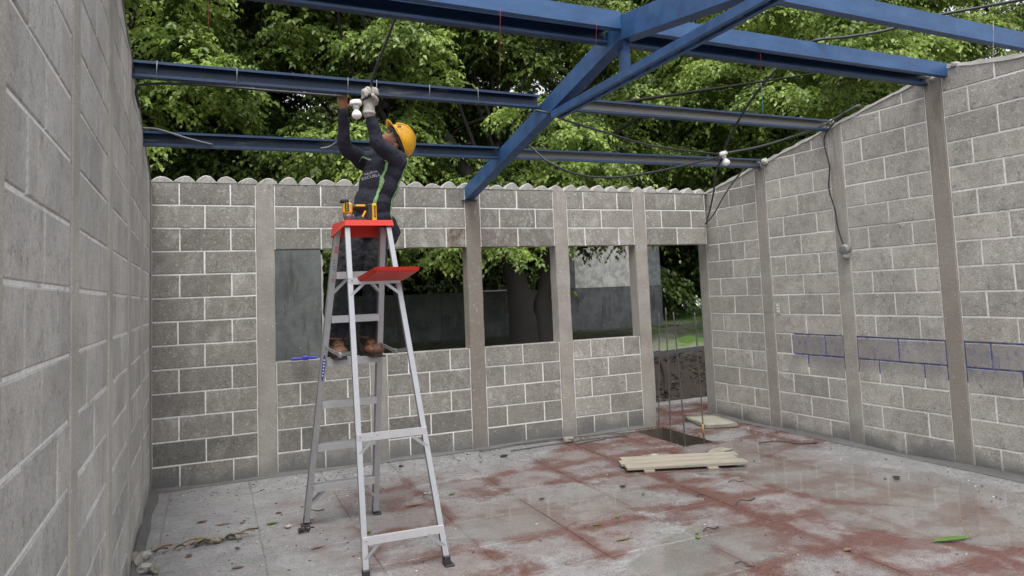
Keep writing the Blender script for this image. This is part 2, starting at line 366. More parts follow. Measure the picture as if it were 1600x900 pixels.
# wet mortar fillets at the foot of the walls
def fillet(P0, P1, side, wd, ht):
    P0, P1, s = Vector(P0), Vector(P1), Vector(side); n = 60; V = []; F = []
    for i in range(n + 1):
        p = P0.lerp(P1, i / n); a = wd * (1 + .3 * math.sin(i * .7) * math.sin(i * .23 + 1)); b = ht * (1 + .35 * math.sin(i * .45 + 2))
        V += [p + Vector((0, 0, b)), p + s * a * .35 + Vector((0, 0, b * .45)), p + s * a + Vector((0, 0, .0035))]
    for i in range(n):
        for k in range(2): F.append((i * 3 + k, i * 3 + 3 + k, i * 3 + 4 + k, i * 3 + 1 + k))
    mesh('mortar_fillet', V, F, M['slurry'], floor, True)
fillet((-.004, -.02, 0), (.14, -6.6, 0), (1, 0, 0), .05, .06)
fillet((5.60, .1, 0), (5.80, -6.6, 0), (-1, 0, 0), .035, .035)
fillet((0, -.006, 0), (4.75, -.006, 0), (0, -1, 0), .03, .025)

# outdoor ground
def gz(x, y):
    s = lambda a, b, v: (lambda k: k * k * (3 - 2 * k))(min(1, max(0, (v - a) / (b - a))))
    z = -.08 + .50 * s(1.5, 2.7, y) + .06 * s(2.7, 6, y)
    return z
ax = np.concatenate([np.arange(-60, -3, 6), np.arange(-3, 14, .22), np.arange(14, 90, 6)])
ay = np.concatenate([np.arange(-60, -9, 8), np.arange(-9, 1, 1.0), np.arange(1.0, 9, .2), np.arange(9, 30, 1.0), np.arange(30, 150, 12)])
V = []; F = []
for x_ in ax:
    for y_ in ay:
        z_ = gz(x_, y_) + (RNG.normal() * .035 if y_ > 1.6 and abs(x_ - 5) < 9 and y_ < 9 else 0)
        if -.1 < x_ < 6.5 and y_ < 1.25: z_ = -.6
        V.append((x_, y_, z_))
ny = len(ay)
for i in range(len(ax) - 1):
    for k in range(ny - 1): F.append((i * ny + k, (i + 1) * ny + k, (i + 1) * ny + k + 1, i * ny + k + 1))
t = NT('earth_and_grass'); p = t.pos(); x, y, z = t.xyz(p); n1 = t.noise(p, .7, 6, .65); n2 = t.noise(p, 9, 6, .7); n3 = t.noise(p, 45, 4, .7)
earth = t.mix(n2, (.010, .0075, .0055), (.030, .022, .016)); grav = t.mix(n3, (.10, .095, .08), (.28, .27, .24))
gm = t.math('MULTIPLY', t.ramp(n1, .40, .56), t.ramp(y, 3.0, 4.2))
far = t.mix(gm, grav, t.mix(n2, (.05, .12, .02), (.15, .27, .05)))
c = t.mix(t.ramp(y, 2.5, 3.2), earth, far); sh = t.math('SUBTRACT', 1.0, t.ramp(t.math('SUBTRACT', x, t.math('MULTIPLY', y, .66)), 4.5, 5.0))  # shade beside the building painted in as dark earth
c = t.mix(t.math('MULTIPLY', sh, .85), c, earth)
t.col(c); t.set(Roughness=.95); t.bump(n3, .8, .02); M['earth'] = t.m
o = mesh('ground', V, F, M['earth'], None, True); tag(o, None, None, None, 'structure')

# ------------------------------------------------------------------ block walls
CH = .1916; H0 = 13 * CH
def clip(poly, a, b, c_):     # keep a*u+b*z<=c
    out = []
    for i in range(len(poly)):
        p, q = poly[i], poly[(i + 1) % len(poly)]
        fp, fq = a * p[0] + b * p[1] - c_, a * q[0] + b * q[1] - c_
        if fp <= 0: out.append(p)
        if (fp < 0 < fq) or (fq < 0 < fp):
            k = fp / (fp - fq); out.append((p[0] + (q[0] - p[0]) * k, p[1] + (q[1] - p[1]) * k))
    return out
def area(p): return abs(sum(p[i][0] * p[(i + 1) % len(p)][1] - p[(i + 1) % len(p)][0] * p[i][1] for i in range(len(p)))) / 2
def inset(poly, d):
    n = len(poly); out = []; A = sum(poly[i][0] * poly[(i + 1) % n][1] - poly[(i + 1) % n][0] * poly[i][1] for i in range(n))
    sg = 1 if A > 0 else -1
    for i in range(n):
        p0, p1, p2 = Vector(poly[i - 1]), Vector(poly[i]), Vector(poly[(i + 1) % n])
        e1 = (p1 - p0).normalized(); e2 = (p2 - p1).normalized()
        n1 = Vector((-e1.y, e1.x)) * sg; n2 = Vector((-e2.y, e2.x)) * sg
        k = n1 + n2
        if k.length < 1e-5: k = n1
        k = k / max(.3, k.dot(n1)); out.append(tuple(p1 + k * d))
    return out
class Wall:
    def __init__(s, root, org, ud, nrm, mat, mort, clips):
        s.root, s.o, s.u, s.n, s.mat, s.mort, s.clips = root, Vector(org), Vector(ud), Vector(nrm), mat, mort, clips
    def P(s, u, z, d): return s.o + s.u * u + Vector((0, 0, z)) + s.n * d
    def prism(s, name, poly, d0, d1, mat, bev=.004, jit=0.0, col=None, clips=True):
        if clips:
            for c_ in s.clips: poly = clip(poly, *c_)
        poly2 = []
        for q in poly:
            if not poly2 or (Vector(q) - Vector(poly2[-1])).length > .004: poly2.append(q)
        if len(poly2) > 2 and (Vector(poly2[0]) - Vector(poly2[-1])).length < .004: poly2.pop()
        poly = poly2
        if len(poly) < 3 or area(poly) < .0012: return None
        J = lambda q, k: (q[0] + random.uniform(-k, k), q[1] + random.uniform(-k, k))
        outer = [J(q, jit) for q in poly]; inner = inset(outer, bev); n = len(poly)
        dz = random.uniform(-jit, jit) * .6
        V = [s.P(*q, d0) for q in outer] + [s.P(*q, d1 - bev * .7 + dz) for q in outer] + [s.P(*q, d1 + dz) for q in inner]
        F = [tuple(range(n))[::-1], tuple(range(2 * n, 3 * n))]
        for r in (0, n): F += [(r + i, r + (i + 1) % n, r + n + (i + 1) % n, r + n + i) for i in range(n)]
        o = mesh(name, V, F, mat, s.root); 
        bm = bmesh.new(); bm.from_mesh(o.data); bmesh.ops.recalc_face_normals(bm, faces=bm.faces); bm.to_mesh(o.data); bm.free()
        if col: o.color = (*col, 1)
        return o
    def panel(s, u0, u1, rows, halfeven, th, colf, holes=lambda z: False, lo=.006):
        j = .0055
        zs = [(r[0], r[1]) for r in rows if not holes((r[0] + r[1]) / 2)]
        # mortar body behind the faces, run by run
        runs = []
        for z0, z1 in sorted(zs):
            if runs and abs(runs[-1][1] - z0) < .01: runs[-1][1] = z1
            else: runs.append([z0, z1])
        for z0, z1 in runs:
            s.prism('mortar_bed', [(u0 - .002, z0 + lo), (u1 + .002, z0 + lo), (u1 + .002, z1 - .0075), (u0 - .002, z1 - .0075)], -th + .01, -.0022, s.mort, .001)
        for ri, (z0, z1) in enumerate(rows):
            if holes((z0 + z1) / 2): continue
            half = (ri % 2 == 0) == halfeven
            w = u1 - u0; cuts = [0, .2 + random.uniform(-.008, .008), .6 + random.uniform(-.008, .008), w] if half else [0, w / 2 + random.uniform(-.008, .008), w]
            for k in range(len(cuts) - 1):
                a, b = u0 + cuts[k], u0 + cuts[k + 1]
                s.prism('block', [(a + j, z0 + j), (b - j, z0 + j), (b - j, z1 - j), (a + j, z1 - j)], -th, random.uniform(.0008, .0030), s.mat, .0045, .0012, colf(ri, (a + b) / 2))
def rows(top=0): return [(H0 - CH * (k + 1), H0 - CH * k) for k in range(13)]
ROWS = rows()
UP = [(H0, H0 + .207), (H0 + .207, H0 + .400), (H0 + .400, H0 + .593), (H0 + .593, H0 + .786)]

# back wall
bw = empty('block_wall', (2.8, 0, 0), 'back wall of grey concrete blocks with window openings and a scalloped top edge', 'wall')
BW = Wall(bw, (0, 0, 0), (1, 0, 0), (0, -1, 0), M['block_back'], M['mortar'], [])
def colb(ri, u):
    v = .98; sp = .12; 
    if ri == 0: v, sp = .74, .75
    if ri in (1, 2): v, sp = .92, .35
    if ri == 11: v, sp = (.66, .35) if u < 2.6 else (.95, .1)
    if ri == 12: v, sp = .80, .25
    if u > 3.8 and ri < 12: v *= 1.12
    return (v * random.uniform(.90, 1.08), sp, .85 if (ri == 2 and 2.5 < u < 2.72) else (.4 if ri == 2 and 3.0 < u < 3.2 else 0))
PW, CW = .8, .153
for i in range(6):
    u0 = i * (PW + CW)
    if i == 0: hole = lambda z: False
    elif i < 5: hole = lambda z: .96 < z < H0 - 3 * CH
    else: hole = lambda z: z < H0 - 3 * CH
    BW.panel(u0, u0 + PW, ROWS, i % 2 == 0, .13, colb, hole)
for i in range(5):
    u0 = i * (PW + CW) + PW
    tints = [(1, 0, .0), (1, 0, .1), (.95, 0, .8), (1.05, 0, .15), (1.02, 0, .1)][i]
    segs = [(0, H0)] if i != 1 else [(0, .958), (H0 - 3 * CH, H0)]
    for z0, z1 in segs:
        n = 14; P = []
        jl = .004 if i != 4 else .004
        L = [(u0 + .003 + random.uniform(-.003, .003), z0 + (z1 - z0) * k / n) for k in range(n + 1)]
        Rr = [(u0 + CW - .003 + random.uniform(-.004, .004) + (0 if i != 4 or k < 2 else (.012 if k < 5 else 0)), z0 + (z1 - z0) * k / n) for k in range(n + 1)]
        # extrude quads strip with depth
        V = []; F = []
        for (a, b) in zip(L, Rr):
            V += [BW.P(*a, -.135), BW.P(*a, .004), BW.P(a[0] + .006, a[1], .008), BW.P(b[0] - .006, b[1], .008), BW.P(*b, .004), BW.P(*b, -.135)]
        for k in range(n):
            for q in range(6): F.append((k * 6 + q, k * 6 + (q + 1) % 6, k * 6 + 6 + (q + 1) % 6, k * 6 + 6 + q))
        F += [tuple(range(6)), tuple(range(n * 6, n * 6 + 6))[::-1]]
        bm = bmesh.new(); vs = [bm.verts.new(v) for v in V]; [bm.faces.new([vs[q] for q in f]) for f in F]
        o = frombm('column', bm, M['column'], bw); o.color = (*tints, 1)
# scalloped mortar humps left by the roof sheets
px_ = .0; k = 0; pitch = 5.60 / 34
for k in range(34):
    a = k * pitch + random.uniform(-.006, .006); b = (k + 1) * pitch + random.uniform(-.006, .006)
    hgt = random.uniform(.046, .066) * (.75 if random.random() < .15 else 1); n = 12; V = []; F = []; sharp = 1.0 + max(0, (k - 16)) * .03
    lean = random.uniform(-.05, .05)
    for q in range(n + 1):
        s_ = q / n; zt = H0 + .006 + hgt * max(0, math.sin(math.pi * (s_ + lean * math.sin(math.pi * s_)))) ** (.85 * sharp) + random.uniform(-.0015, .0015)
        x_ = a + (b - a) * s_
        V += [(x_, -.004 + random.uniform(-.002, .002), H0 - .002), (x_, -.006 + random.uniform(-.002, .002), zt - .008), (x_, .003, zt), (x_, .11, zt - .004), (x_, .125, H0 - .002)]
    for q in range(n):
        for r_ in range(5): F.append((q * 5 + r_, q * 5 + (r_ + 1) % 5, q * 5 + 5 + (r_ + 1) % 5, q * 5 + 5 + r_))
    F += [tuple(range(5)), tuple(range(n * 5, n * 5 + 5))[::-1]]
    bm = bmesh.new(); vs = [bm.verts.new(v) for v in V]; [bm.faces.new([vs[q] for q in f]) for f in F]
    frombm('mortar_hump', bm, M['cap'], bw, False)

# side walls with gables
def sidewall(root, org, ud, nrm, mat, mort, start, clips, nb, colf, shift, tintf, cw):
    W = Wall(root, org, ud, nrm, mat, mort, clips)
    for i in range(nb):
        u0 = start + i * (PW + cw)
        W.panel(u0, u0 + PW, [(a, b) for a, b in ROWS], (i + shift) % 2 == 0, .14, lambda ri, u: colf(ri, u))
        up = UP if shift >= 0 else UP
        W.panel(u0, u0 + PW, UP, ((i + shift) % 2 == 1), .14, lambda ri, u: colf(-1 - ri, u), lo=-.0072)
        a = u0 + PW
        n = 16
        for (q0, q1) in [(a + .003, a + cw - .003)]:
            zt = 3.4; V = []
            o = W.prism('column', [(q0, 0), (q1, 0), (q1, zt), (q0, zt)], -.145, .006, M['column'], .006, .002)
            if o: o.color = (*tintf(i), 1)
    return W
rw = empty('block_wall', (5.62, -2.85, 0), 'right side wall of grey blocks rising to a gable with some joints painted blue', 'wall')
aR = .0338; uR = Vector((math.sin(aR), -math.cos(aR), 0)); nR = Vector((-math.cos(aR), -math.sin(aR), 0))
gR = [(-.205, 1, 2.515), (.165, 1, 3.085 + .165 * 2.83)]
def colr(ri, u):
    v, sp = 1.0, .15
    if ri < 0: v, sp = .86, .35
    if ri in (0, 1): v = .92
    if ri == 8 and .9 < u < 1.7: v = .84
    if ri == 8 and .9 < u < 1.7: v = .82
    return (v * random.uniform(.93, 1.05), sp, 0)
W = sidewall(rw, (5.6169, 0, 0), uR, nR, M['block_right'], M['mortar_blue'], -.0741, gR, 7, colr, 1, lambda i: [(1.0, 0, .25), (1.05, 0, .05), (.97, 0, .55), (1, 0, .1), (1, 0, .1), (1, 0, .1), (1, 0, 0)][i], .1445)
o = W.prism('column', [(-.215, 0), (-.079, 0), (-.079, H0), (-.215, H0)], -.145, .006, M['column'], .006, .002); o.color = (.85, 0, .05, 1)
def captop(W, line, u0, u1, root, th=.15):
    n = int((u1 - u0) / .06); V = []; F = []
    for i in range(n + 1):
        u = u0 + (u1 - u0) * i / n; z = line(u) ; e = random.uniform(.004, .020)
        V += [W.P(u, z - .012 - random.uniform(0, .012), .010), W.P(u, z + e, .002), W.P(u, z + e + random.uniform(-.004, .008), -.07), W.P(u, z + e * .5, -th), W.P(u, z - .01, -th)]
    for i in range(n):
        for k in range(5): F.append((i * 5 + k, i * 5 + (k + 1) % 5, i * 5 + 5 + (k + 1) % 5, i * 5 + 5 + k))
    F += [tuple(range(5)), tuple(range(n * 5, n * 5 + 5))[::-1]]
    bm = bmesh.new(); vs = [bm.verts.new(v) for v in V]; [bm.faces.new([vs[q] for q in f]) for f in F]
    frombm('mortar_cap', bm, M['cap'], root)
captop(W, lambda u: min(2.515 + .205 * u, 3.085 + .165 * (2.83 - u)), -.07, 6.5, rw)
lw = empty('block_wall', (.05, -2.9, 0), 'left side wall of smoother grey blocks close beside the camera', 'wall')
aL = .0186; uL = Vector((math.sin(aL), -math.cos(aL), 0)); nL = Vector((math.cos(aL), -math.sin(aL), 0)); nL = Vector((math.cos(aL), math.sin(aL), 0))
gL = [(-.228, 1, 2.475), (.17, 1, 3.13 + .17 * 2.87)]
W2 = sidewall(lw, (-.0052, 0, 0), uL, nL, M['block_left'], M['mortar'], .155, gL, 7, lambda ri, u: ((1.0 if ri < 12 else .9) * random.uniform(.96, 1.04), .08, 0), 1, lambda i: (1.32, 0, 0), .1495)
W2.prism('column', [(-.15, 0), (.15, 0), (.15, 3.4), (-.15, 3.4)], -.145, .006, M['column'], .006, .002)
captop(W2, lambda u: min(2.475 + .228 * u, 3.13 + .17 * (2.87 - u)), .0, 6.5, lw)

# ------------------------------------------------------------------ roof steel
def purlin(y0, z0, y1, z1, xa, xb, h, wd, openside, mat, label, group='blue steel purlins of the bare roof frame'):
    f = lambda x_: (x_, y0 + (y1 - y0) * x_ / 5.75, z0 + (z1 - z0) * x_ / 5.75)
    A, B = Vector(f(xa)), Vector(f(xb)); r_ = empty('roof_purlin', A, label, 'steel beam', group)
    beam('channel', A, B, cprof(wd, h, .0045, .016, openside), M['steel'] if openside < 0 else M['steel_shaded'], r_)
    if openside > 0:
        q_ = Vector((0, wd / 2 - .0065, 0)); beam('web_coat', A + q_ * 1, B + q_ * 1, rect(.002, h - .012), mat, r_)
    # welded end plate against wall or rafter
    return r_
XR = 2.70; XR2 = 2.80
purlin(-.985, 2.633, -.815, 2.686, .0, XR, .10, .055, 1, M['steel_mixed'], 'lowest rear purlin left of the rafter, behind the worker')
purlin(-.985, 2.633, -.815, 2.686, XR2, 5.66, .09, .055, 1, M['steel_primer'], 'lowest rear purlin right of the rafter, grey primer showing inside')
purlin(-1.83, 2.863, -1.66, 2.887, .02, XR, .098, .055, 1, M['steel_mixed'], 'second purlin from the rear wall that the worker holds onto')
purlin(-1.83, 2.863, -1.66, 2.887, XR2, 5.69, .098, .055, 1, M['steel_primer'], 'second purlin from the rear wall, right part with pale primer inside')
purlin(-2.83, 3.010, -2.63, 3.030, .03, XR, .095, .055, 1, M['steel_shaded'], 'rear ridge purlin left of the rafter, open side dark')
purlin(-2.83, 3.010, -2.63, 3.030, XR2, 5.70, .095, .055, 1, M['steel_shaded'], 'rear ridge purlin right of the rafter, resting on the right wall column')
purlin(-2.98, 3.060, -2.79, 3.058, .03, XR, .105, .05, -1, M['steel'], 'front ridge purlin left of the rafter with flat bright blue face')
purlin(-2.98, 3.060, -2.79, 3.058, XR2, 5.76, .105, .05, -1, M['steel'], 'front ridge purlin right of the rafter ending on the right gable peak')
purlin(-3.89, 2.93, -3.65, 2.92, XR2, 6.0, .105, .05, -1, M['steel'], 'nearest purlin crossing the top right corner with flat blue face')
tr = empty('roof_truss', (2.75, 0, 2.42), 'blue steel box rafter with tie bar rising from the rear wall over the room', 'roof truss')
rs = lambda y_: 2.44 + .2 * (-y_) if y_ > -2.9 else 2.44 + .58 - .155 * (-y_ - 2.9)
beam('rafter', (2.75, .09, rs(.09)), (2.75, -2.885, rs(-2.885)), rect(.085, .125), M['steel'], tr)
beam('rafter', (2.75, -2.90, 3.02), (2.75, -5.9, rs(-5.9)), rect(.095, .145), M['steel'], tr)
for dx_ in (-.032, .032):
    beam('tie_bar', (2.75 + dx_, -1.93, 2.735), (2.75 + dx_, -4.35, 2.735), [(-.003 * 1, -.025), (.003, -.025), (.003, .025), (-.003, .025)] if 0 else rect(.028, .048), M['steel'], tr)
bm = bmesh.new()
for y_ in np.arange(-2.1, -4.3, -.16): add_box(bm, (2.75, y_, 2.735), (.036, .035, .03))
frombm('tie_spacer', bm, M['steel_shaded'], tr)['kind'] = 'stuff'
for x_, y_ in ((2.74, -2.90), (2.78, -2.78)):
    beam('strut', (x_, y_, 2.76), (x_, y_, 2.97), rect(.028, .028), M['steel'], tr, up=(0, 1, 0))
bm = bmesh.new(); add_box(bm, (2.75, .03, 2.375), (.15, .12, .012)); frombm('base_plate', bm, M['steel_shaded'], tr)

# ------------------------------------------------------------------ ladder
ld = empty('step_ladder', (1.32, -2.0, 0), 'aluminium stepladder with red top and red bucket shelf, the worker standing on it', 'ladder')
FL, FR, BL, BR = Vector((1.185, -2.56, .0)), Vector((1.625, -2.575, .0)), Vector((1.011, -1.45, 0)), Vector((1.469, -1.442, 0))
TFL, TFR, TBL, TBR = Vector((1.218, -2.03, 1.93)), Vector((1.472, -2.03, 1.93)), Vector((1.192, -1.84, 1.93)), Vector((1.480, -1.84, 1.93))
def at(a, b, z): return a.lerp(b, (z - a.z) / (b.z - a.z))
def rail(a, b, wx, wy, flip, mat):
    t_ = .003; P = [(-wx / 2, -wy / 2), (wx / 2, -wy / 2), (wx / 2, -wy / 2 + t_), (-wx / 2 + t_, -wy / 2 + t_), (-wx / 2 + t_, wy / 2 - t_), (wx / 2, wy / 2 - t_), (wx / 2, wy / 2), (-wx / 2, wy / 2)]
    a = a + (b - a).normalized() * .03
    return beam('rail', a, b, [(p_[0] * flip, p_[1]) for p_ in P], mat, ld, up=(0, 1, 0))
# side vector for up=(0,1,0), dir~z is dir x up = -x
rail(FL, TFL, .030, .030, -1, M['alu']); rail(FR, TFR, .030, .030, 1, M['alu'])
rail(BL, TBL, .036, .062, 1, M['alu_dull']); rail(BR, TBR, .036, .062, -1, M['alu_dull'])
for f_, tdir in ((FL, TFL), (FR, TFR), (BL, TBL), (BR, TBR)):
    bm = bmesh.new(); c_ = at(f_, tdir, .025)
    add_box(bm, (c_.x, c_.y, .028), (.036, .045, .05), bev=.004); add_box(bm, (c_.x + (.010 if f_ in (FR, BR) else -.010), c_.y - .008, .005), (.052, .058, .010), bev=.003)
    frombm('foot', bm, M['black'], ld)
for z in (.262, .53, .81, 1.085, 1.36, 1.64):
    a, b = at(BL, TBL, z), at(BR, TBR, z); bm = bmesh.new(); c_ = (a + b) / 2; L_ = (b - a).length - .035
    rz_ = Matrix.Rotation(math.atan2((b - a).y, (b - a).x), 4, 'Z')
    add_box(bm, c_ + Vector((0, 0, .0)), (L_, .078, .004), rz_)
    for s_ in (-1, 1): add_box(bm, c_ + Vector((0, s_ * .0375, -.021)), (L_, .004, .038), rz_)
    for q in range(5): add_box(bm, c_ + Vector((0, -.028 + q * .014, .0035)), (L_, .004, .003), rz_)
    frombm('step', bm, M['alu_dull'], ld)
def flat(name, a, b, w_, mat, t_=.004): return beam(name, a, b, rect(t_, w_) , mat, ld)
for z in (.185, .70, 1.575):
    a, b = at(FL, TFL, z), at(FR, TFR, z); o_ = Vector((0, -.018, 0))
    beam('cross_bar', a + o_ + Vector((-.012, 0, 0)), b + o_ + Vector((.012, 0, 0)), [(0, -.02), (.003, -.02), (.003, .02), (-.018, .02), (-.018, .017), (0, .017)], M['alu_bar'], ld)
    for s_, q in ((1, a), (-1, b)):
        e = at(FL if s_ > 0 else FR, TFL if s_ > 0 else TFR, z - .085)
        beam('brace', q + Vector((s_ * .085, -.015, -.012)), e + Vector((0, -.014, 0)), rect(.017, .004), M['alu'], ld, up=(0, 1, 0))
    for x_ in (a.x + .008, a.x + .1, b.x - .1, b.x - .008):
        bm = bmesh.new(); bmesh.ops.create_icosphere(bm, subdivisions=1, radius=.005, matrix=Matrix.Translation((x_, a.y - .022, z + .005))); frombm('rivet', bm, M['alu'], ld)
for z, s in ((.262, 1), (1.64, 1)):
    a, b = at(BL, TBL, z), at(BR, TBR, z)
    for s_, q, f0, f1 in ((1, a, BL, TBL), (-1, b, BR, TBR)):
        for dy_ in (-.03, .03):
            e = at(f0, f1, z - .13); beam('brace', q + Vector((s_ * .10, dy_, -.03)), e + Vector((s_ * .012, dy_, 0)), rect(.015, .004), M['alu_dull'], ld, up=(0, 1, 0))
# red top cap: tray with sloping skirts
bm = bmesh.new()
def box8(lo, hi): # lo/hi: 4 corner points each
    vs = [bm.verts.new(p) for p in lo + hi]; [bm.faces.new([vs[i] for i in f]) for f in ((0, 1, 2, 3), (7, 6, 5, 4), (0, 4, 5, 1), (1, 5, 6, 2), (2, 6, 7, 3), (3, 7, 4, 0))]
zt = 1.952
c0 = [(1.205, -2.065), (1.495, -2.065), (1.505, -1.80), (1.168, -1.80)]
o1 = [(1.195, -2.072), (1.502, -2.072), (1.514, -1.79), (1.155, -1.79)]
ins = lambda P, d: [(P[0][0] + d, P[0][1] + d), (P[1][0] - d, P[1][1] + d), (P[2][0] - d, P[2][1] - d), (P[3][0] + d, P[3][1] - d)]
box8([(x_, y_, zt - .008) for x_, y_ in c0], [(x_, y_, zt) for x_, y_ in c0])
for (i, k, drop) in ((0, 1, .035), (1, 2, .07), (2, 3, .075), (3, 0, .075)):
    a0, b0, a1, b1 = o1[i], o1[k], ins(o1, .006)[i], ins(o1, .006)[k]; d0 = {0: .035, 1: .035, 2: .085, 3: .085}[i]; d1 = {0: .035, 1: .035, 2: .085, 3: .085}[k]
    box8([(*a0, zt - d0), (*b0, zt - d1), (*b1, zt - d1), (*a1, zt - d0)], [(*c0[i], zt), (*c0[k], zt), (*ins(c0, .006)[k], zt), (*ins(c0, .006)[i], zt)])
cap = frombm('top_cap', bm, M['red'], ld)
# bucket shelf
bm = bmesh.new()
q = [Vector((1.245, -2.13, 1.595)), Vector((1.545, -2.13, 1.595)), Vector((1.585, -2.36, 1.645)), Vector((1.315, -2.36, 1.650))]
lo = [(v.x + (.01 if i in (0, 3) else -.01), v.y + (.012 if i > 1 else 0), v.z - .028) for i, v in enumerate(q)]; box8([tuple(v) for v in lo], [tuple(v) for v in q])
bmesh.ops.bevel(bm, geom=list(bm.edges), offset=.006, segments=2, affect='EDGES')
shelf = frombm('bucket_shelf', bm, M['red'], ld)
# spreaders
for f0, f1, b0, b1, sx in ((FL, TFL, BL, TBL, 0), (FR, TFR, BR, TBR, .0)):
    a = at(b0, b1, 1.165) + Vector((0, -.03, 0)); b = at(f0, f1, 1.16); m_ = a.lerp(b, .52) + Vector((0, 0, -.03))
    beam('spreader', a, m_, rect(.004, .022), M['alu_dull'], ld); beam('spreader', m_ + Vector((.006, 0, 0)), b, rect(.004, .022), M['alu_dull'], ld)
    bm = bmesh.new(); add_box(bm, m_ + Vector((.002, 0, 0)), (.016, .06, .03), bev=.004); frombm('hinge', bm, M['alu_dull'], ld)
# stickers and small print on the left climbing rail
M['sticker'] = simple('blue_sticker', (.03, .05, .35), .4, 0, .1, 9, 0); M['print_red'] = simple('red_print', (.5, .05, .04), .5, 0, .1, 9, 0); M['print_dark'] = simple('dark_print', (.12, .2, .24), .5, 0, .1, 9, 0)
def decal(z, hgt, wd, mat, name):
    p_ = at(BL, TBL, z); d_ = (TBL - BL).normalized(); yy = p_.y - .0365
    V = [Vector((p_.x, yy, z)) + Vector((wd * math.cos(a_), 0, 0)) + d_ * hgt * math.sin(a_) for a_ in np.linspace(0, 6.2832, 20, endpoint=False)]
    V2 = [v + Vector((0, -.0012, 0)) for v in V]; n = 20
    F = [tuple(range(n)), tuple(range(n, 2 * n))[::-1]] + [(i, (i + 1) % n, n + (i + 1) % n, n + i) for i in range(n)]
    mesh(name, V + V2, F, mat, ld)
decal(1.035, .085, .009, M['sticker'], 'sticker')
for i in range(6): 
    p_ = at(BL, TBL, .985 + i * .02); bm = bmesh.new(); add_box(bm, (p_.x, p_.y - .0385, p_.z), (.007, .0012, .009)); frombm('sticker_print', bm, M['white'], ld)
for i, z in enumerate([1.80, 1.785, 1.77, 1.72, 1.70, 1.68, 1.66, 1.62, 1.60, 1.585]):
    p_ = at(BL, TBL, z); bm = bmesh.new(); add_box(bm, (p_.x + random.uniform(-.004, .004), p_.y - .0348, z), (random.uniform(.014, .024), .0012, .007)); frombm('rail_print', bm, M['print_red'] if i in (0, 1, 2, 8) else M['print_dark'], ld)

# ------------------------------------------------------------------ drill lying on the ladder top
dr = empty('cordless_drill', (1.31, -1.95, 1.952), 'yellow and black cordless drill lying on the red ladder top', 'drill')
M['yellow'] = simple('yellow_plastic', (.72, .40, .02), .45, 0, .1, 20, .05); M['dgrey'] = simple('grey_metal', (.22, .22, .23), .4, .6, .2, 20, .05)
def bx(name, c_, d, mat, parent, rot=None, bev=.004):
    bm = bmesh.new(); add_box(bm, c_, d, rot, bev); return frombm(name, bm, mat, parent)
h = bx('motor_housing', (1.235, -1.955, 2.035), (.058, .065, .075), M['yellow'], dr, bev=.012)
bx('housing_panel', (1.228, -1.990, 2.042), (.026, .006, .055), M['black'], dr, bev=.002)
bx('rear_cap', (1.218, -1.955, 2.082), (.05, .06, .022), M['black'], dr, bev=.006)
bm = bmesh.new(); sweep(bm, [(1.24, -1.955, 2.0), (1.24, -1.955, 1.985), (1.24, -1.955, 1.965), (1.24, -1.955, 1.956)], [.03, .031, .026, .016], 14); frombm('chuck', bm, M['dgrey'], dr, True)
bm = bmesh.new(); sweep(bm, [(1.25, -1.955, 2.035), (1.29, -1.955, 2.047), (1.33, -1.955, 2.047), (1.362, -1.955, 2.035)], [.020, .019, .019, .023], 10); frombm('handle', bm, M['black'], dr, True)
bx('handle_trim', (1.315, -1.976, 2.052), (.06, .01, .012), M['yellow'], dr, bev=.003)
bx('trigger', (1.275, -1.957, 2.012), (.022, .018, .022), M['black'], dr, bev=.004)
bx('battery_base', (1.372, -1.955, 2.012), (.030, .07, .105), M['black'], dr, bev=.006)
bx('battery', (1.399, -1.955, 2.010), (.032, .068, .112), M['yellow'], dr, bev=.006)
bx('battery_label', (1.402, -1.991, 2.015), (.012, .004, .07), M['black'], dr, bev=.001)
bx('belt_clip', (1.335, -1.982, 2.0), (.012, .006, .045), M['yellow'], dr, R and Matrix.Rotation(.5, 4, 'Y'), .002)
def text(body, size, mat, name, parent, loc, xdir, ydir, depth=.0006):
    cu = bpy.data.curves.new('t', 'FONT'); cu.body = body; cu.size = size; cu.extrude = depth; cu.align_x = 'CENTER'; cu.align_y = 'CENTER'
    o_ = bpy.data.objects.new('t', cu); COL.objects.link(o_); dg = bpy.context.evaluated_depsgraph_get()
    me = bpy.data.meshes.new_from_object(o_.evaluated_get(dg)); bpy.data.objects.remove(o_)
    X = Vector(xdir).normalized(); Y = Vector(ydir).normalized(); Y = (Y - X * X.dot(Y)).normalized(); Z = X.cross(Y)
    mt = Matrix((X, Y, Z)).transposed().to_4x4(); mt.translation = Vector(loc); me.transform(mt)
    me.materials.clear(); me.materials.append(mat); o_ = bpy.data.objects.new(name, me); link(o_); bake(o_, parent); return o_
text('DEWALT', .014, M['yellow'], 'lettering', dr, (1.228, -1.9935, 2.042), (0, 0, 1), (-1, 0, 0))
text('DEWALT', .014, M['yellow'], 'lettering', dr, (1.402, -1.9935, 2.015), (0, 0, 1), (-1, 0, 0))

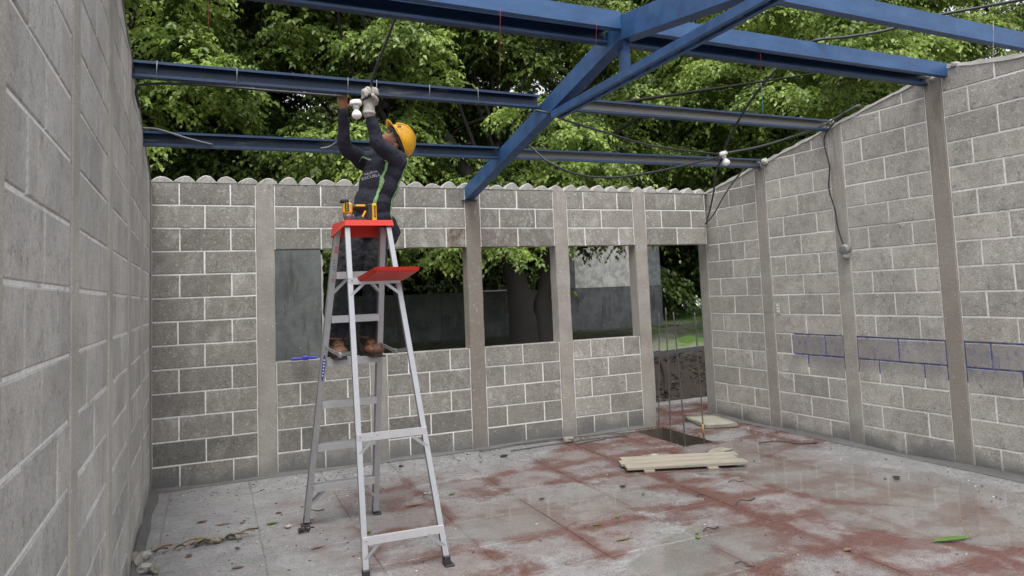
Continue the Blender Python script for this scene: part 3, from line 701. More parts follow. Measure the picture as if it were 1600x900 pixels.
# ------------------------------------------------------------------ the worker
pe = empty('person', (1.40, -1.62, 1.10), 'worker in dark shirt, green suspenders and yellow helmet reaching up from the stepladder', 'person')
def fabric(name, c, sc=60, rough=.95):
    t = NT(name); p = t.pos(); f = t.noise(p, 9, 5, .65); g = t.noise(p, 300, 2)
    t.col(t.mix(f, tuple(v * .7 for v in c), tuple(v * 1.35 for v in c))); t.set(Roughness=rough)
    fo = t.noise(t.vmul(p, (1, 1, .6)), 16, 4, .6, 1.2)
    t.bump(t.math('ADD', t.math('MULTIPLY', fo, 1.5), t.math('MULTIPLY', g, .12)), .55, .02); return t.m
M['shirt'] = fabric('navy_shirt', (.020, .021, .036)); M['jeans'] = fabric('charcoal_jeans', (.024, .026, .030)); M['skin'] = simple('brown_skin', (.30, .13, .075), .55, 0, .15, 30, .15)
M['glove'] = fabric('grey_glove', (.36, .34, .31)); M['leather'] = simple('brown_leather', (.125, .058, .036), .6, 0, .35, 30, .35); M['sole'] = simple('dark_sole', (.05, .035, .03), .8, 0, .2, 20, .2)
M['helmet'] = simple('yellow_helmet', (.82, .42, .015), .3, 0, .06, 6, 0); M['hair'] = simple('black_hair', (.012, .01, .009), .6, 0, .3, 60, .6)
M['strap'] = None
t = NT('green_strap'); p = t.pos(); f = t.noise(p, 120, 2); t.col(t.mix(t.ramp(f, .4, .6), (.12, .27, .10), (.24, .40, .18))); t.set(Roughness=.7); M['strap'] = t.m
class Blob:
    def __init__(s): s.bm = bmesh.new()
    def ell(s, c, r, ex=None, ez=None):
        if ex is None: m = Matrix.Identity(4)
        else:
            Z = Vector(ez).normalized(); X = Vector(ex); X = (X - Z * X.dot(Z)).normalized(); m = Matrix((X, Z.cross(X), Z)).transposed().to_4x4()
        bmesh.ops.create_icosphere(s.bm, subdivisions=3, radius=1, matrix=Matrix.Translation(c) @ m @ Matrix.Diagonal((r[0], r[1], r[2], 1)))
    def limb(s, P, rad, seg=6):
        pp = spline(P, seg) if len(P) > 2 else [Vector(P[0]).lerp(Vector(P[1]), k / 6) for k in range(7)]
        n = len(pp); L = [0]
        rr = []
        for i in range(n):
            f_ = i / (n - 1) * (len(rad) - 1); a = int(min(f_, len(rad) - 2)); rr.append(rad[a] + (rad[a + 1] - rad[a]) * (f_ - a))
        sweep(s.bm, pp, rr, 14)
        for i in (0, n - 1): bmesh.ops.create_icosphere(s.bm, subdivisions=2, radius=rr[i] * .995, matrix=Matrix.Translation(pp[i]))
    def done(s, name, mat, parent, vox, smooth=3, disp=0.0, dsc=.06):
        o = frombm(name, s.bm, mat, parent, True)
        m = o.modifiers.new('r', 'REMESH'); m.mode = 'VOXEL'; m.voxel_size = vox; m.use_smooth_shade = True
        k = o.modifiers.new('s', 'SMOOTH'); k.iterations = smooth; k.factor = .6
        if disp:
            tx = bpy.data.textures.new(name + '_folds', 'CLOUDS'); tx.noise_scale = dsc; tx.noise_depth = 2
            d = o.modifiers.new('d', 'DISPLACE'); d.texture = tx; d.strength = disp; d.mid_level = .5; d.texture_coords = 'GLOBAL'
        return o
V_ = Vector
hipR, kneeR, ankR = V_((1.345, -1.60, 1.86)), V_((1.262, -1.64, 1.50)), V_((1.215, -1.600, 1.19))
hipL, kneeL, ankL = V_((1.475, -1.60, 1.86)), V_((1.450, -1.64, 1.50)), V_((1.418, -1.60, 1.19))
shL, elL, wrL = V_((1.655, -1.665, 2.410)), V_((1.480, -1.800, 2.490)), V_((1.412, -1.835, 2.690))
shR, elR, wrR = V_((1.430, -1.500, 2.430)), V_((1.282, -1.640, 2.515)), V_((1.262, -1.735, 2.715))
neck = V_((1.580, -1.575, 2.445)); headc = V_((1.650, -1.600, 2.550))
U = V_((.90, -.05, .42)).normalized(); Fd = V_((-.42, -.38, .83)); Fd = (Fd - U * Fd.dot(U)).normalized(); Sd = U.cross(Fd)
lat = V_((.66, -.75, 0)); 
# body (skin): one continuous surface under the clothes
b = Blob()
for h_, k_, a_ in ((hipR, kneeR, ankR), (hipL, kneeL, ankL)):
    b.limb([h_, h_.lerp(k_, .5), k_, k_.lerp(a_, .5), a_], [.065, .055, .042, .036, .030]); b.ell(a_ + V_((0, -.07, -.055)), (.035, .10, .03))
b.ell((1.43, -1.58, 1.93), (.125, .09, .12), lat, (0, 0, 1)); b.ell((1.49, -1.58, 2.12), (.125, .085, .15), lat, (.15, 0, 1)); b.ell((1.545, -1.58, 2.33), (.15, .10, .14), lat, (.2, 0, 1))
b.limb([(1.56, -1.58, 2.42), neck, headc - U * .03], [.06, .05, .05])
for s_, e_, w_ in ((shL, elL, wrL), (shR, elR, wrR)): b.limb([s_, s_.lerp(e_, .5), e_, e_.lerp(w_, .5), w_], [.042, .036, .028, .024, .022])
b.ell(headc, (.072, .092, .10), Sd, U)                                     # skull
b.ell(headc + Fd * .035 - U * .055, (.052, .055, .055), Sd, U)             # jaw
b.ell(headc + Fd * .092 - U * .020, (.013, .016, .022), Sd, U)             # nose
b.ell(headc + Fd * .082 - U * .055, (.024, .010, .007), Sd, U)             # lips
b.ell(headc + Fd * .075 - U * .085, (.022, .018, .016), Sd, U)             # chin
for s_ in (-1, 1):
    b.ell(headc + Sd * s_ * .074 - U * .015, (.010, .020, .032), Sd, U)    # ears
    b.ell(headc + Sd * s_ * .03 + Fd * .084 + U * .012, (.018, .010, .007), Sd, U)  # brows
# bare right hand pressed up under the purlin
hd = V_((-.05, -.02, 1)).normalized(); pc = wrR + hd * .045
b.ell(pc, (.038, .018, .046), (1, .25, 0), hd)
for k, (dx_, ln) in enumerate(((-.028, .048), (-.010, .058), (.009, .056), (.027, .045))):
    p0 = pc + V_((dx_, .0, .03)); p1 = p0 + hd * ln * .6 + V_((0, -.008, 0)); p2 = p1 + hd * ln * .28 + V_((0, .014, 0)); b.limb([p0, p1, p2], [.0095, .0085, .007], 4)
b.limb([pc + V_((.034, -.005, -.012)), pc + V_((.056, -.014, .016)), pc + V_((.050, -.016, .042))], [.012, .010, .008], 4)
b.done('body', M['skin'], pe, .0052, 2)
# eyes
for s_ in (-1, 1):
    bm = bmesh.new(); bmesh.ops.create_uvsphere(bm, u_segments=12, v_segments=8, radius=.011, matrix=Matrix.Translation(headc + Sd * s_ * .03 + Fd * .083 - U * .002)); frombm('eye', bm, M['white'], pe, True)
# shirt
b = Blob()
b.ell((1.472, -1.585, 2.03), (.138, .110, .115), lat, (.1, 0, 1)); b.ell((1.474, -1.60, 2.12), (.138, .120, .14), lat, (.25, 0, 1))
b.ell((1.515, -1.60, 2.24), (.146, .118, .14), lat, (.25, 0, 1)); b.ell((1.552, -1.59, 2.34), (.156, .112, .118), lat, (.2, 0, 1))
b.limb([(1.445, -1.51, 2.425), (1.56, -1.57, 2.435), (1.64, -1.655, 2.415)], [.066, .082, .072])
b.limb([neck - V_((0, 0, .06)), neck + V_((.01, 0, .0))], [.085, .062])
b.limb([shL - V_((.02, 0, .02)), shL.lerp(elL, .5) + V_((0, 0, -.006)), elL, elL.lerp(wrL, .5), wrL - V_((0, 0, .005))], [.074, .063, .050, .043, .034])
b.limb([shR, shR.lerp(elR, .5) + V_((0, 0, -.012)), elR, elR.lerp(wrR, .5), wrR - V_((0, 0, .01))], [.064, .056, .047, .040, .032])
b.limb([(1.600, -1.545, 2.0), (1.625, -1.545, 1.93), (1.615, -1.55, 1.86)], [.045, .05, .03])
shirt = b.done('shirt', M['shirt'], pe, .0065, 3, .022, .085)
for w_, e_, r_ in ((wrR, elR, .034), (wrL, elL, .036)):
    d_ = (e_ - w_).normalized(); bm = bmesh.new(); sweep(bm, [w_ - V_((0, 0, .012)) , w_ + d_ * .02], [r_ * .98, r_ * 1.04], 14); frombm('cuff', bm, M['shirt'], pe, True)
# trousers
b = Blob()
b.ell((1.42, -1.60, 1.93), (.145, .11, .11), (1, -.2, 0), (0, 0, 1))
for h_, k_, a_ in ((hipR, kneeR, ankR), (hipL, kneeL, ankL)):
    b.limb([h_ + V_((0, 0, .02)), h_.lerp(k_, .5), k_, k_.lerp(a_, .5), a_ + V_((0, 0, -.005))], [.098, .088, .068, .062, .056])
    for z_ in (.02, .05, .085, .12): b.ell(a_ + V_((random.uniform(-.006, .006), 0, z_)), (.062, .064, .012))
b.done('trousers', M['jeans'], pe, .0065, 2, .018, .045)
# boots
for a_, yaw in ((ankR, -.05), (ankL, .22)):
    fw = V_((math.sin(yaw), -math.cos(yaw), 0)); sdv = V_((fw.y, -fw.x, 0)); g_ = V_((a_.x, a_.y, 1.0885))
    b = Blob()
    b.limb([g_ + V_((0, .0, .12)), g_ + V_((0, .005, .06))], [.052, .05]); b.ell(g_ - fw * .015 + V_((0, 0, .045)), (.044, .055, .045), sdv, (0, 0, 1))
    b.ell(g_ + fw * .06 + V_((0, 0, .05)), (.046, .075, .040), sdv, (0, 0, 1)); b.ell(g_ + fw * .125 + V_((0, 0, .040)), (.053, .062, .040), sdv, (0, 0, 1))
    b.ell(g_ + fw * .03 + V_((0, 0, .085)), (.040, .055, .035), sdv, (0, 0, 1))
    bo = b.done('boot', M['leather'], pe, .005, 2)
    bm = bmesh.new(); n = 18; ring = []
    for q in range(n):
        an = 6.2832 * q / n; L_ = .130 if math.sin(an) > 0 else .07
        ring.append(g_ + fw * (.055 + math.sin(an) * L_) + sdv * math.cos(an) * (.052 if math.sin(an) > 0 else .044))
    lo = [bm.verts.new(v + V_((0, 0, .0))) for v in ring]; hi = [bm.verts.new(v + V_((0, 0, .020))) for v in ring]
    bm.faces.new(lo); bm.faces.new(hi[::-1]); [bm.faces.new((lo[q], lo[(q + 1) % n], hi[(q + 1) % n], hi[q])) for q in range(n)]
    so_ = frombm('sole', bm, M['sole'], pe)
    for q in range(7):
        c_ = g_ + fw * (.17 - q * .036) + V_((0, 0, -.0)); bx('tread', c_, (.085, .012, .010), M['sole'], pe, Matrix.Rotation(math.atan2(sdv.y, sdv.x), 4, 'Z'), .001)
    for q in range(5):
        c_ = g_ + fw * (.085 - q * .017) + V_((0, 0, .086 + q * .011))
        tube('lace', [c_ - sdv * .030 - V_((0, 0, .008)), c_ + V_((0, 0, .006)) + fw * .006, c_ + sdv * .030 - V_((0, 0, .008))], .0032, M['hair'] if 0 else simple('lace', (.42, .27, .13), .8, 0, .2, 30, 0) if q == 0 and yaw < 0 else bpy.data.materials['lace'], pe, 5, 4)
    tube('boot_collar', [g_ + V_((.056 * math.cos(an), .056 * math.sin(an) + .002, .128 + .006 * math.sin(an))) for an in np.linspace(0, 6.2832, 15)], .009, M['leather'], pe, 6, 0)
# glove (left hand) closed round the hanging cable
b = Blob(); gd = V_((.02, -.02, 1)).normalized(); gp = wrL + gd * .082
b.limb([wrL - gd * .008, wrL + gd * .035], [.041, .037]); b.ell(gp, (.053, .030, .052), (1, .15, 0), gd)
for k, (dx_, dz_) in enumerate(((-.040, .030), (-.016, .046), (.010, .050), (.034, .044))):
    p0 = gp + V_((dx_ * .85, -.004, dz_ * .45)); p1 = gp + V_((dx_, -.018, dz_ + .022)); p2 = gp + V_((dx_ + .006, -.046, dz_ + .016)); p3 = gp + V_((dx_ + .012, -.052, dz_ - .012)); b.limb([p0, p1, p2, p3], [.0155, .0145, .0135, .012], 4)
b.limb([gp + V_((.040, -.010, -.022)), gp + V_((.040, -.045, -.004)), gp + V_((.016, -.060, .016))], [.017, .015, .012], 4)
b.done('glove', M['glove'], pe, .0042, 2, .004, .02)
# fingertips soiled brown
bm = bmesh.new(); sweep(bm, [wrL - gd * .014, wrL + gd * .006], [.043, .043], 14); frombm('glove_cuff', bm, M['glove'], pe, True)
# helmet
def hpt(az, el, r=1.0, up=0.0): # helmet-local: ellipsoid 
    return headc + U * (.012 + up) + (Fd * math.cos(az) * 1.15 + Sd * math.sin(az)) * .108 * math.cos(el) * r + U * .122 * math.sin(el) * r
bm = bmesh.new(); na, ne = 36, 12; rg = []
for e_ in range(ne):
    el = (e_ / ne) * 1.5708; rg.append([bm.verts.new(hpt(6.2832 * q / na, el) + U * (.004 * math.exp(-((math.sin(6.2832 * q / na)) / .28) ** 2) * math.sin(el))) for q in range(na)])
top = bm.verts.new(hpt(0, 1.5708) + U * .004)
for e_ in range(ne - 1):
    for q in range(na): bm.faces.new((rg[e_][q], rg[e_][(q + 1) % na], rg[e_ + 1][(q + 1) % na], rg[e_ + 1][q]))
for q in range(na): bm.faces.new((rg[-1][q], rg[-1][(q + 1) % na], top))
he = frombm('helmet', bm, M['helmet'], pe, True); m = he.modifiers.new('s', 'SOLIDIFY'); m.thickness = .004
bm = bmesh.new(); V1 = []
for q in range(na):
    az = 6.2832 * q / na; w_ = .010 + .042 * max(0, math.cos(az)) ** 2.2
    d_ = (Fd * math.cos(az) * 1.15 + Sd * math.sin(az)); a0 = hpt(az, 0); 
    V1.append((bm.verts.new(a0 + U * .004), bm.verts.new(a0 + d_.normalized() * w_ - U * (.010 if w_ > .02 else .003)), bm.verts.new(a0 + d_.normalized() * w_ - U * (.014 if w_ > .02 else .007)), bm.verts.new(a0 - U * .006)))
for q in range(na):
    a, c_ = V1[q], V1[(q + 1) % na]
    for k in range(4): bm.faces.new((a[k], a[(k + 1) % 4], c_[(k + 1) % 4], c_[k]))
br = frombm('helmet_brim', bm, M['helmet'], he, True); br.parent = he; br.matrix_parent_inverse = Matrix.Identity(4)
P = [hpt(0, el, 1.03) for el in np.linspace(.25, math.pi - .25, 14)]
o = tube('helmet_ridge', P, .009, M['helmet'], he, 8, 0); o.parent = he; o.matrix_parent_inverse = Matrix.Identity(4)
P = [hpt(az, -.02, 1.0) - U * .014 for az in np.linspace(-2.6, 2.6, 20)]
tube('helmet_band', [headc + (q_ - headc) * .93 for q_ in P], .010, simple('helmet_liner', (.04, .045, .055), .6), pe, 6, 0)
# goggles pushed up, with a pale strap clip
bx('goggles', headc + Fd * .105 + U * .045, (.10, .022, .035), simple('goggle_plastic', (.10, .115, .12), .25, 0, .1, 20, 0), pe, Matrix((Sd, Fd, U)).transposed().to_4x4(), .008)
for s_ in (-1, 1): tube('goggle_strap', [headc + Fd * .10 + U * .04 + Sd * s_ * .05, headc + Fd * .055 + U * .03 + Sd * s_ * .088, headc - Fd * .02 + U * .01 + Sd * s_ * .088, headc - Fd * .06 - U * .01 + Sd * s_ * .07], .0075, simple('strap_grey', (.25, .26, .28), .5), pe, 6, 4)
b = Blob(); b.ell(headc - Fd * .022 + U * .004, (.080, .082, .082), Sd, U); b.ell(headc - Fd * .055 - U * .04, (.062, .045, .06), Sd, U)
for s_ in (-1, 1): b.ell(headc + Sd * s_ * .071 + Fd * .018 + U * .005, (.009, .016, .035), Sd, U)
b.done('hair', M['hair'], pe, .005, 1, .006, .012)
# suspenders shrink-wrapped to the shirt
def strap(P, wd, side, name='suspender'):
    pp = spline(P, 10); bm = bmesh.new(); rows_ = []
    for i, p in enumerate(pp):
        d = (pp[min(i + 1, len(pp) - 1)] - pp[max(0, i - 1)]).normalized(); a = d.cross(V_(side)).normalized()
        rows_.append([bm.verts.new(p + a * wd * k) for k in (-.5, -.17, .17, .5)])
    for i in range(len(rows_) - 1):
        for k in range(3): bm.faces.new((rows_[i][k], rows_[i][k + 1], rows_[i + 1][k + 1], rows_[i + 1][k]))
    o = frombm(name, bm, M['strap'], pe, True)
    m = o.modifiers.new('w', 'SHRINKWRAP'); m.target = shirt; m.wrap_method = 'NEAREST_SURFACEPOINT'; m.offset = .004; m.wrap_mode = 'ABOVE_SURFACE'
    m = o.modifiers.new('s', 'SOLIDIFY'); m.thickness = .003; m.offset = 1
    return o
strap([(1.535, -1.735, 2.425), (1.525, -1.76, 2.36), (1.50, -1.77, 2.26), (1.475, -1.76, 2.17), (1.445, -1.75, 2.08), (1.435, -1.74, 2.0)], .028, (-.3, -1, .1))
strap([(1.69, -1.70, 2.42), (1.70, -1.71, 2.36), (1.675, -1.70, 2.28), (1.645, -1.70, 2.20), (1.615, -1.70, 2.12), (1.60, -1.70, 2.04), (1.61, -1.68, 1.98)], .024, (.5, -1, 0))
strap([(1.385, -1.60, 2.40), (1.41, -1.63, 2.425), (1.44, -1.64, 2.44)], .014, (-.3, -1, .6), 'shoulder_seam')
M['print'] = simple('faded_print', (.42, .42, .43), .8, 0, .3, 40, 0)
lg = [text('NUEVA', .024, M['print'], 'lettering', pe, (1.455, -1.80, 2.318), (1, -.25, .18), (-.1, 0, 1)), text('ESCUELA', .028, M['print'], 'lettering', pe, (1.452, -1.80, 2.288), (1, -.25, .18), (-.1, 0, 1))]
for o in lg:
    m = o.modifiers.new('w', 'SHRINKWRAP'); m.target = shirt; m.wrap_method = 'PROJECT'; m.use_project_y = True; m.use_positive_direction = True; m.use_negative_direction = True; m.offset = .002; m.wrap_mode = 'ABOVE_SURFACE'
# belt pouch with tool
bx('tool_pouch', (1.228, -1.60, 1.88), (.05, .06, .075), M['black'], pe, None, .012); bx('pouch_tool', (1.222, -1.62, 1.912), (.018, .018, .03), M['yellow'], pe, None, .004)
tube('belt', [(1.42 + .150 * math.cos(a_), -1.60 + .118 * math.sin(a_), 1.945) for a_ in np.linspace(0, 6.2832, 25)], .014, M['black'], pe, 6, 0)

# ------------------------------------------------------------------ bulb the worker wires, cables, lamp holders
def lamp(c_, name_l, tilt=(0, 0, -1)):
    r_ = empty('bulb_holder', c_, name_l, 'light bulb'); d = V_(tilt).normalized(); c_ = V_(c_)
    bm = bmesh.new(); sweep(bm, [c_ + d * -.03, c_ + d * -.024, c_ + d * .0, c_ + d * .006], [.018, .036, .041, .038], 20); frombm('porcelain_base', bm, M['white'], r_, True)
    bm = bmesh.new(); sweep(bm, [c_ + d * .0, c_ + d * .03], [.022, .020], 16); frombm('socket', bm, M['white'], r_, True)
    bm = bmesh.new(); prof = [(.03, .013), (.04, .016), (.052, .026), (.068, .033), (.082, .032), (.094, .022), (.100, .008)]
    sweep(bm, [c_ + d * a for a, _ in prof], [r for _, r in prof], 18); frombm('bulb', bm, M['bulbm'], r_, True)
    return r_
t = NT('opal_glass'); t.col((.80, .79, .76)); t.set(Roughness=.2); M['bulbm'] = t.m
lamp((1.325, -1.85, 2.735), 'white bulb in a socket dangling beside the worker grey glove', (.05, -.05, -1))
lamp((4.515, -1.60, 2.580), 'white bulb in a round holder hanging where the cables meet, right of the rafter', (.30, -.10, -1))
def cab(P, lab, mat='cable', r=.0085, grp='loose electrical cables'):
    o = tube('cable', P, r, M[mat]); o.name = 'cable'; tag(o, lab, 'cable', grp); return o
cab([(1.487, -2.3, 3.155), (1.472, -2.15, 3.079), (1.441, -2.0, 2.968), (1.424, -1.895, 2.886), (1.416, -1.885, 2.80), (1.37, -1.86, 2.77), (1.335, -1.85, 2.765)], 'dark cable dropping from the ridge into the gloved hand')
cab([(1.487, -2.3, 3.155), (1.50, -2.5, 3.20), (1.53, -2.8, 3.135), (1.56, -3.1, 3.12)], 'dark cable end lying over the ridge purlins above the worker')
cab([(.05, -1.63, 2.69), (.048, -1.776, 2.756), (.10, -1.80, 2.785), (.349, -1.82, 2.800), (.788, -1.83, 2.792), (1.25, -1.84, 2.785)], 'dark cable running under the second purlin from the left wall')
cab([(.026, -1.10, 2.68), (.122, -1.03, 2.690), (.30, -1.022, 2.64), (.465, -1.015, 2.603)], 'pale cable looping over the lowest purlin at the left wall', 'cable_grey')
cab([(1.21, -1.02, 2.608), (1.281, -1.02, 2.626), (1.346, -1.05, 2.678), (1.36, -1.06, 2.73)], 'short cable behind the worker raised right arm', 'cable_grey')
cab([(2.80, -1.20, 2.72), (2.85, -1.32, 2.604), (2.924, -1.45, 2.478), (3.15, -1.5, 2.383), (3.444, -1.55, 2.362), (3.845, -1.6, 2.418), (4.409, -1.6, 2.547), (4.50, -1.6, 2.58)], 'black cable sagging from the rafter to the hanging bulb')
cab([(2.62, -1.86, 2.78), (2.70, -1.90, 2.752), (2.85, -1.89, 2.711), (3.253, -1.8, 2.658), (3.726, -1.7, 2.601), (4.412, -1.6, 2.586), (4.5, -1.6, 2.59)], 'black cable pulled nearly straight from the tie bar to the hanging bulb')
cab([(4.53, -1.6, 2.60), (4.621, -1.6, 2.611), (4.947, -1.6, 2.677), (5.33, -1.6, 2.783), (5.60, -1.65, 2.87), (5.649, -1.825, 2.931), (5.660, -1.995, 2.975), (5.70, -2.02, 2.985)], 'grey cable rising from the hanging bulb to the right wall', 'cable_grey')
cab([(5.65, -1.90, 2.955), (5.645, -1.787, 2.893), (5.638, -1.675, 2.80), (5.640, -1.655, 2.70), (5.643, -1.69, 2.50), (5.640, -1.668, 2.30), (5.642, -1.715, 2.10), (5.640, -1.735, 1.93), (5.638, -1.785, 1.76)], 'grey cable hanging down the right wall to a round junction box', 'cable', .0068)
cab([(4.515, -1.59, 2.56), (4.53, -1.5, 2.49), (4.666, -1.3, 2.45), (4.88, -1.0, 2.351), (5.074, -.7, 2.237), (5.30, -.36, 2.16), (5.538, -.05, 2.145), (5.545, -.02, 2.15)], 'black cable dropping from the hanging bulb to the far right corner')
cab([(5.545, -.02, 2.15), (5.571, -.135, 2.242), (5.579, -.359, 2.459), (5.578, -.628, 2.643), (5.584, -.797, 2.700), (5.610, -.90, 2.665)], 'grey cable looping from the far corner up to the lowest purlin end', 'cable_grey')
cab([(4.515, -1.6, 2.60), (4.50, -1.70, 2.70), (4.432, -2.0, 2.874), (4.377, -2.25, 2.983), (4.33, -2.5, 3.055), (4.33, -2.7, 3.10), (4.30, -2.85, 3.125), (4.484, -2.95, 3.135), (4.712, -3.1, 3.156), (4.897, -3.3, 3.196), (5.068, -3.5, 3.2), (5.20, -3.8, 3.17), (5.35, -4.3, 3.1)], 'black cable rising from the hanging bulb over the ridge to the top right', 'cable', .010)
jb = empty('junction_box', (5.655, -1.79, 1.735), 'round grey junction box on a cable against the right wall', 'junction box')
jd_ = V_((-1, .0, -.1)).normalized()
bm = bmesh.new(); c_ = V_((5.668, -1.79, 1.735)); sweep(bm, [c_, c_ + jd_ * .03, c_ + jd_ * .045, c_ + jd_ * .048], [.046, .048, .044, .03], 20); frombm('box', bm, simple('grey_box', (.22, .24, .23), .6, .2, .3, 30, .3), jb, True)
bm = bmesh.new(); sweep(bm, [c_ + V_((.0, 0, -.035)), c_ + V_((-.02, 0, -.075)), c_ + V_((-.022, 0, -.085))], [.034, .030, .02], 16); frombm('socket', bm, M['cap'], jb, True)
ou = empty('wall_outlet', (5.645, -.94, 1.2), 'small white three-slot electrical outlet plate set in the right wall', 'outlet')
ry = Matrix.Rotation(aR, 4, 'Z')
bx('plate', (5.640, -.935, 1.203), (.008, .045, .105), simple('outlet_plate', (.42, .43, .40), .5), ou, ry, .002)
for z_ in (1.175, 1.205, 1.235): bx('slot', (5.634, -.935, z_), (.006, .022, .014), M['white'], ou, ry, .002)
for P, c_, lab in (([(.444, -2.93, 3.05), (.446, -2.93, 2.9), (.442, -2.93, 2.74)], 'r', 'red string hanging at the top left over the leaves'),
                   ([(3.94, -2.72, 3.105), (3.933, -2.72, 2.834)], 'r', 'red string tied to the ridge purlin right of the rafter'),
                   ([(3.933, -2.72, 2.834), (3.925, -2.72, 2.609)], 'c', 'turquoise string end below the red string'),
                   ([(4.016, -1.70, 3.0), (4.012, -1.70, 2.93), (4.009, -1.70, 2.86)], 'w', 'pale string knotted on the second purlin'),
                   ([(4.837, -3.72, 3.0), (4.821, -3.70, 2.665)], 'w', 'thin string with dark knot hanging at the right edge'),
                   ([(1.895, -2.99, 3.0), (1.877, -2.98, 2.633)], 'r', 'thin red string hanging left of the rafter'),
                   ([(2.483, -3.0, 3.0), (2.473, -2.98, 2.80)], 'r', 'red string hanging close to the rafter')):
    m_ = {'r': 'string_red', 'c': 'string_cyan', 'w': 'string_pale'}[c_]
    if m_ not in M: M[m_] = simple(m_, {'r': (.22, .03, .03), 'c': (.1, .45, .5), 'w': (.5, .48, .42)}[c_], .8)
    P = [V_(p) + V_((random.uniform(-.004, .004), 0, 0)) for p in P]
    tag(tube('string', P, .0012, M[m_], None, 5, 5), lab, 'string', 'strings tied to the roof steel')
for x_, lab in ((.16, 'wire tie round the second purlin nearest the left wall'), (.60, 'wire tie round the second purlin left of the worker'), (1.28, 'wire tie round the second purlin above the bare hand'), (1.47, 'wire tie right of the grey glove'), (1.84, 'wire tie round the second purlin above the helmet'), (2.2, 'wire tie round the second purlin between helmet and rafter')):
    y_ = -1.83 + .17 * x_ / 5.75; z_ = 2.863 + .024 * x_ / 5.75; h_ = .052; wd = .031
    tag(tube('wire_tie', [(x_, y_ - wd, z_ - h_), (x_ + .003, y_ - wd, z_ + h_), (x_, y_ + wd, z_ + h_), (x_, y_ + wd, z_ - h_), (x_, y_ - wd, z_ - h_)], .0015, M['alu_dull'], None, 4, 0), lab, 'wire', 'wire ties on the second purlin')

# blue tool on the window sill
bt = empty('sill_tool', (1.2, -.05, .962), 'blue plastic tool lying on the window sill left of the ladder', 'tool')
M['blue'] = simple('blue_plastic', (.03, .04, .38), .35, 0, .1, 10, 0)
bx('handle', (1.13, -.06, .974), (.13, .03, .022), M['blue'], bt, None, .005); bx('collar', (1.185, -.06, .978), (.05, .045, .035), M['blue'], bt, None, .005)
bx('tip', (1.24, -.06, .976), (.08, .022, .022), M['blue'], bt, None, .004)

# ------------------------------------------------------------------ rebar, boards, stones, rods
for (a, b2, lab) in (((4.470, -.42, -.28), (4.586, -.416, 1.20), 'leftmost rusty rebar rising from the pit'), ((4.47, -.645, -.28), (4.505, -.645, 1.26), 'second rebar from the left, tallest, rising from the pit'),
                     ((4.468, -.90, -.28), (4.387, -.93, 1.225), 'third rebar from the left, leaning, rising from the pit'), ((4.69, -.88, -.28), (4.640, -.911, 1.213), 'rightmost rebar with a yellow mark near its foot')):
    a, b2 = V_(a), V_(b2); r_ = empty('rebar', a, lab, 'rebar', 'four starter bars in the floor pit')
    m_ = a.lerp(b2, .5) + V_((.006, 0, 0)); o = tube('bar', [a, m_, b2], .0058, M['rust'], r_, 7, 10)
    bm = bmesh.new()
    for k in range(60):
        p_ = a.lerp(b2, k / 60); add_box(bm, p_, (.0128, .0128, .003))
    frombm('ribs', bm, M['rust'], r_)['kind'] = 'stuff'
    if 'yellow' in lab: tube('paint_mark', [a.lerp(b2, .23), a.lerp(b2, .30)], .0085, simple('ochre_paint', (.45, .27, .05), .7), r_, 7, 0)
bd = empty('plank_panel', (4.0, -1.45, 0), 'pale pine planks nailed on two cleats lying on the wet floor', 'wooden panel')
A0, A1, B1, B0 = V_((3.46, -1.45, .052)), V_((4.38, -1.80, .052)), V_((4.55, -1.50, .052)), V_((3.66, -1.13, .052))
ex = (A1 - A0).normalized(); ey = (B0 - A0); ey = (ey - ex * ey.dot(ex)); wid = ey.length; ey.normalize(); L_ = (A1 - A0).length
rotb = Matrix((ex, ey, V_((0, 0, 1)))).transposed().to_4x4()
for k in range(3):
    wk = wid / 3; c_ = A0 + ex * (L_ / 2 + (.02, -.01, .03)[k]) + ey * (wk * (k + .5)); c_.z = .031 + (.0, .002, .001)[k]
    bm = bmesh.new(); add_box(bm, (0, 0, 0), (L_ * (1, .985, 1.0)[k], wk - .005, .022), None, .002)
    o = frombm('plank', bm, M['wood']); o.matrix_world = Matrix.Translation(c_) @ rotb @ Matrix.Rotation((.002, -.003, .002)[k], 4, 'Z')
    o.parent = bd; o.matrix_parent_inverse = Matrix.Translation(-bd.location)
for s_ in (.2, .72):
    c_ = A0 + ex * L_ * s_ + ey * wid * .46; c_.z = .0105; bm = bmesh.new(); add_box(bm, (0, 0, 0), (.085, wid + .03, .017), None, .002)
    o = frombm('cleat', bm, M['wood']); o.matrix_world = Matrix.Translation(c_) @ rotb; o.parent = bd; o.matrix_parent_inverse = Matrix.Translation(-bd.location)
def rock(c_, d, rz, mat, lab, cat='stone', name='stone', sub=2, jag=.16, group=None):
    bm = bmesh.new(); bmesh.ops.create_icosphere(bm, subdivisions=sub, radius=.5); ph = [random.uniform(0, 6) for _ in range(6)]
    for v in bm.verts:
        q = v.co; m_ = max(abs(q.x), abs(q.y), abs(q.z)); v.co = q * (1 + .30 * (.5 / m_ - 1)) * (1 + .16 * math.sin(q.x * 7 + ph[0]) * math.cos(q.y * 8 + ph[1]) + .12 * math.sin(q.z * 9 + q.x * 5 + ph[2])) + V_((random.uniform(-1, 1), random.uniform(-1, 1), random.uniform(-1, 1))) * jag * .2
    bmesh.ops.transform(bm, matrix=Matrix.Translation(c_) @ Matrix.Rotation(rz, 4, 'Z') @ Matrix.Diagonal((*d, 1)), verts=bm.verts)
    o = frombm(name, bm, mat); lo = V_(c_) ; o.data.transform(Matrix.Translation(-lo)); o.location = lo; return tag(o, lab, cat, group)
sl_ = simple('slab_stone', (.27, .26, .215), .9, 0, .25, 8, .6); rk = simple('wet_stone', (.22, .21, .18), .8, 0, .3, 14, .6)
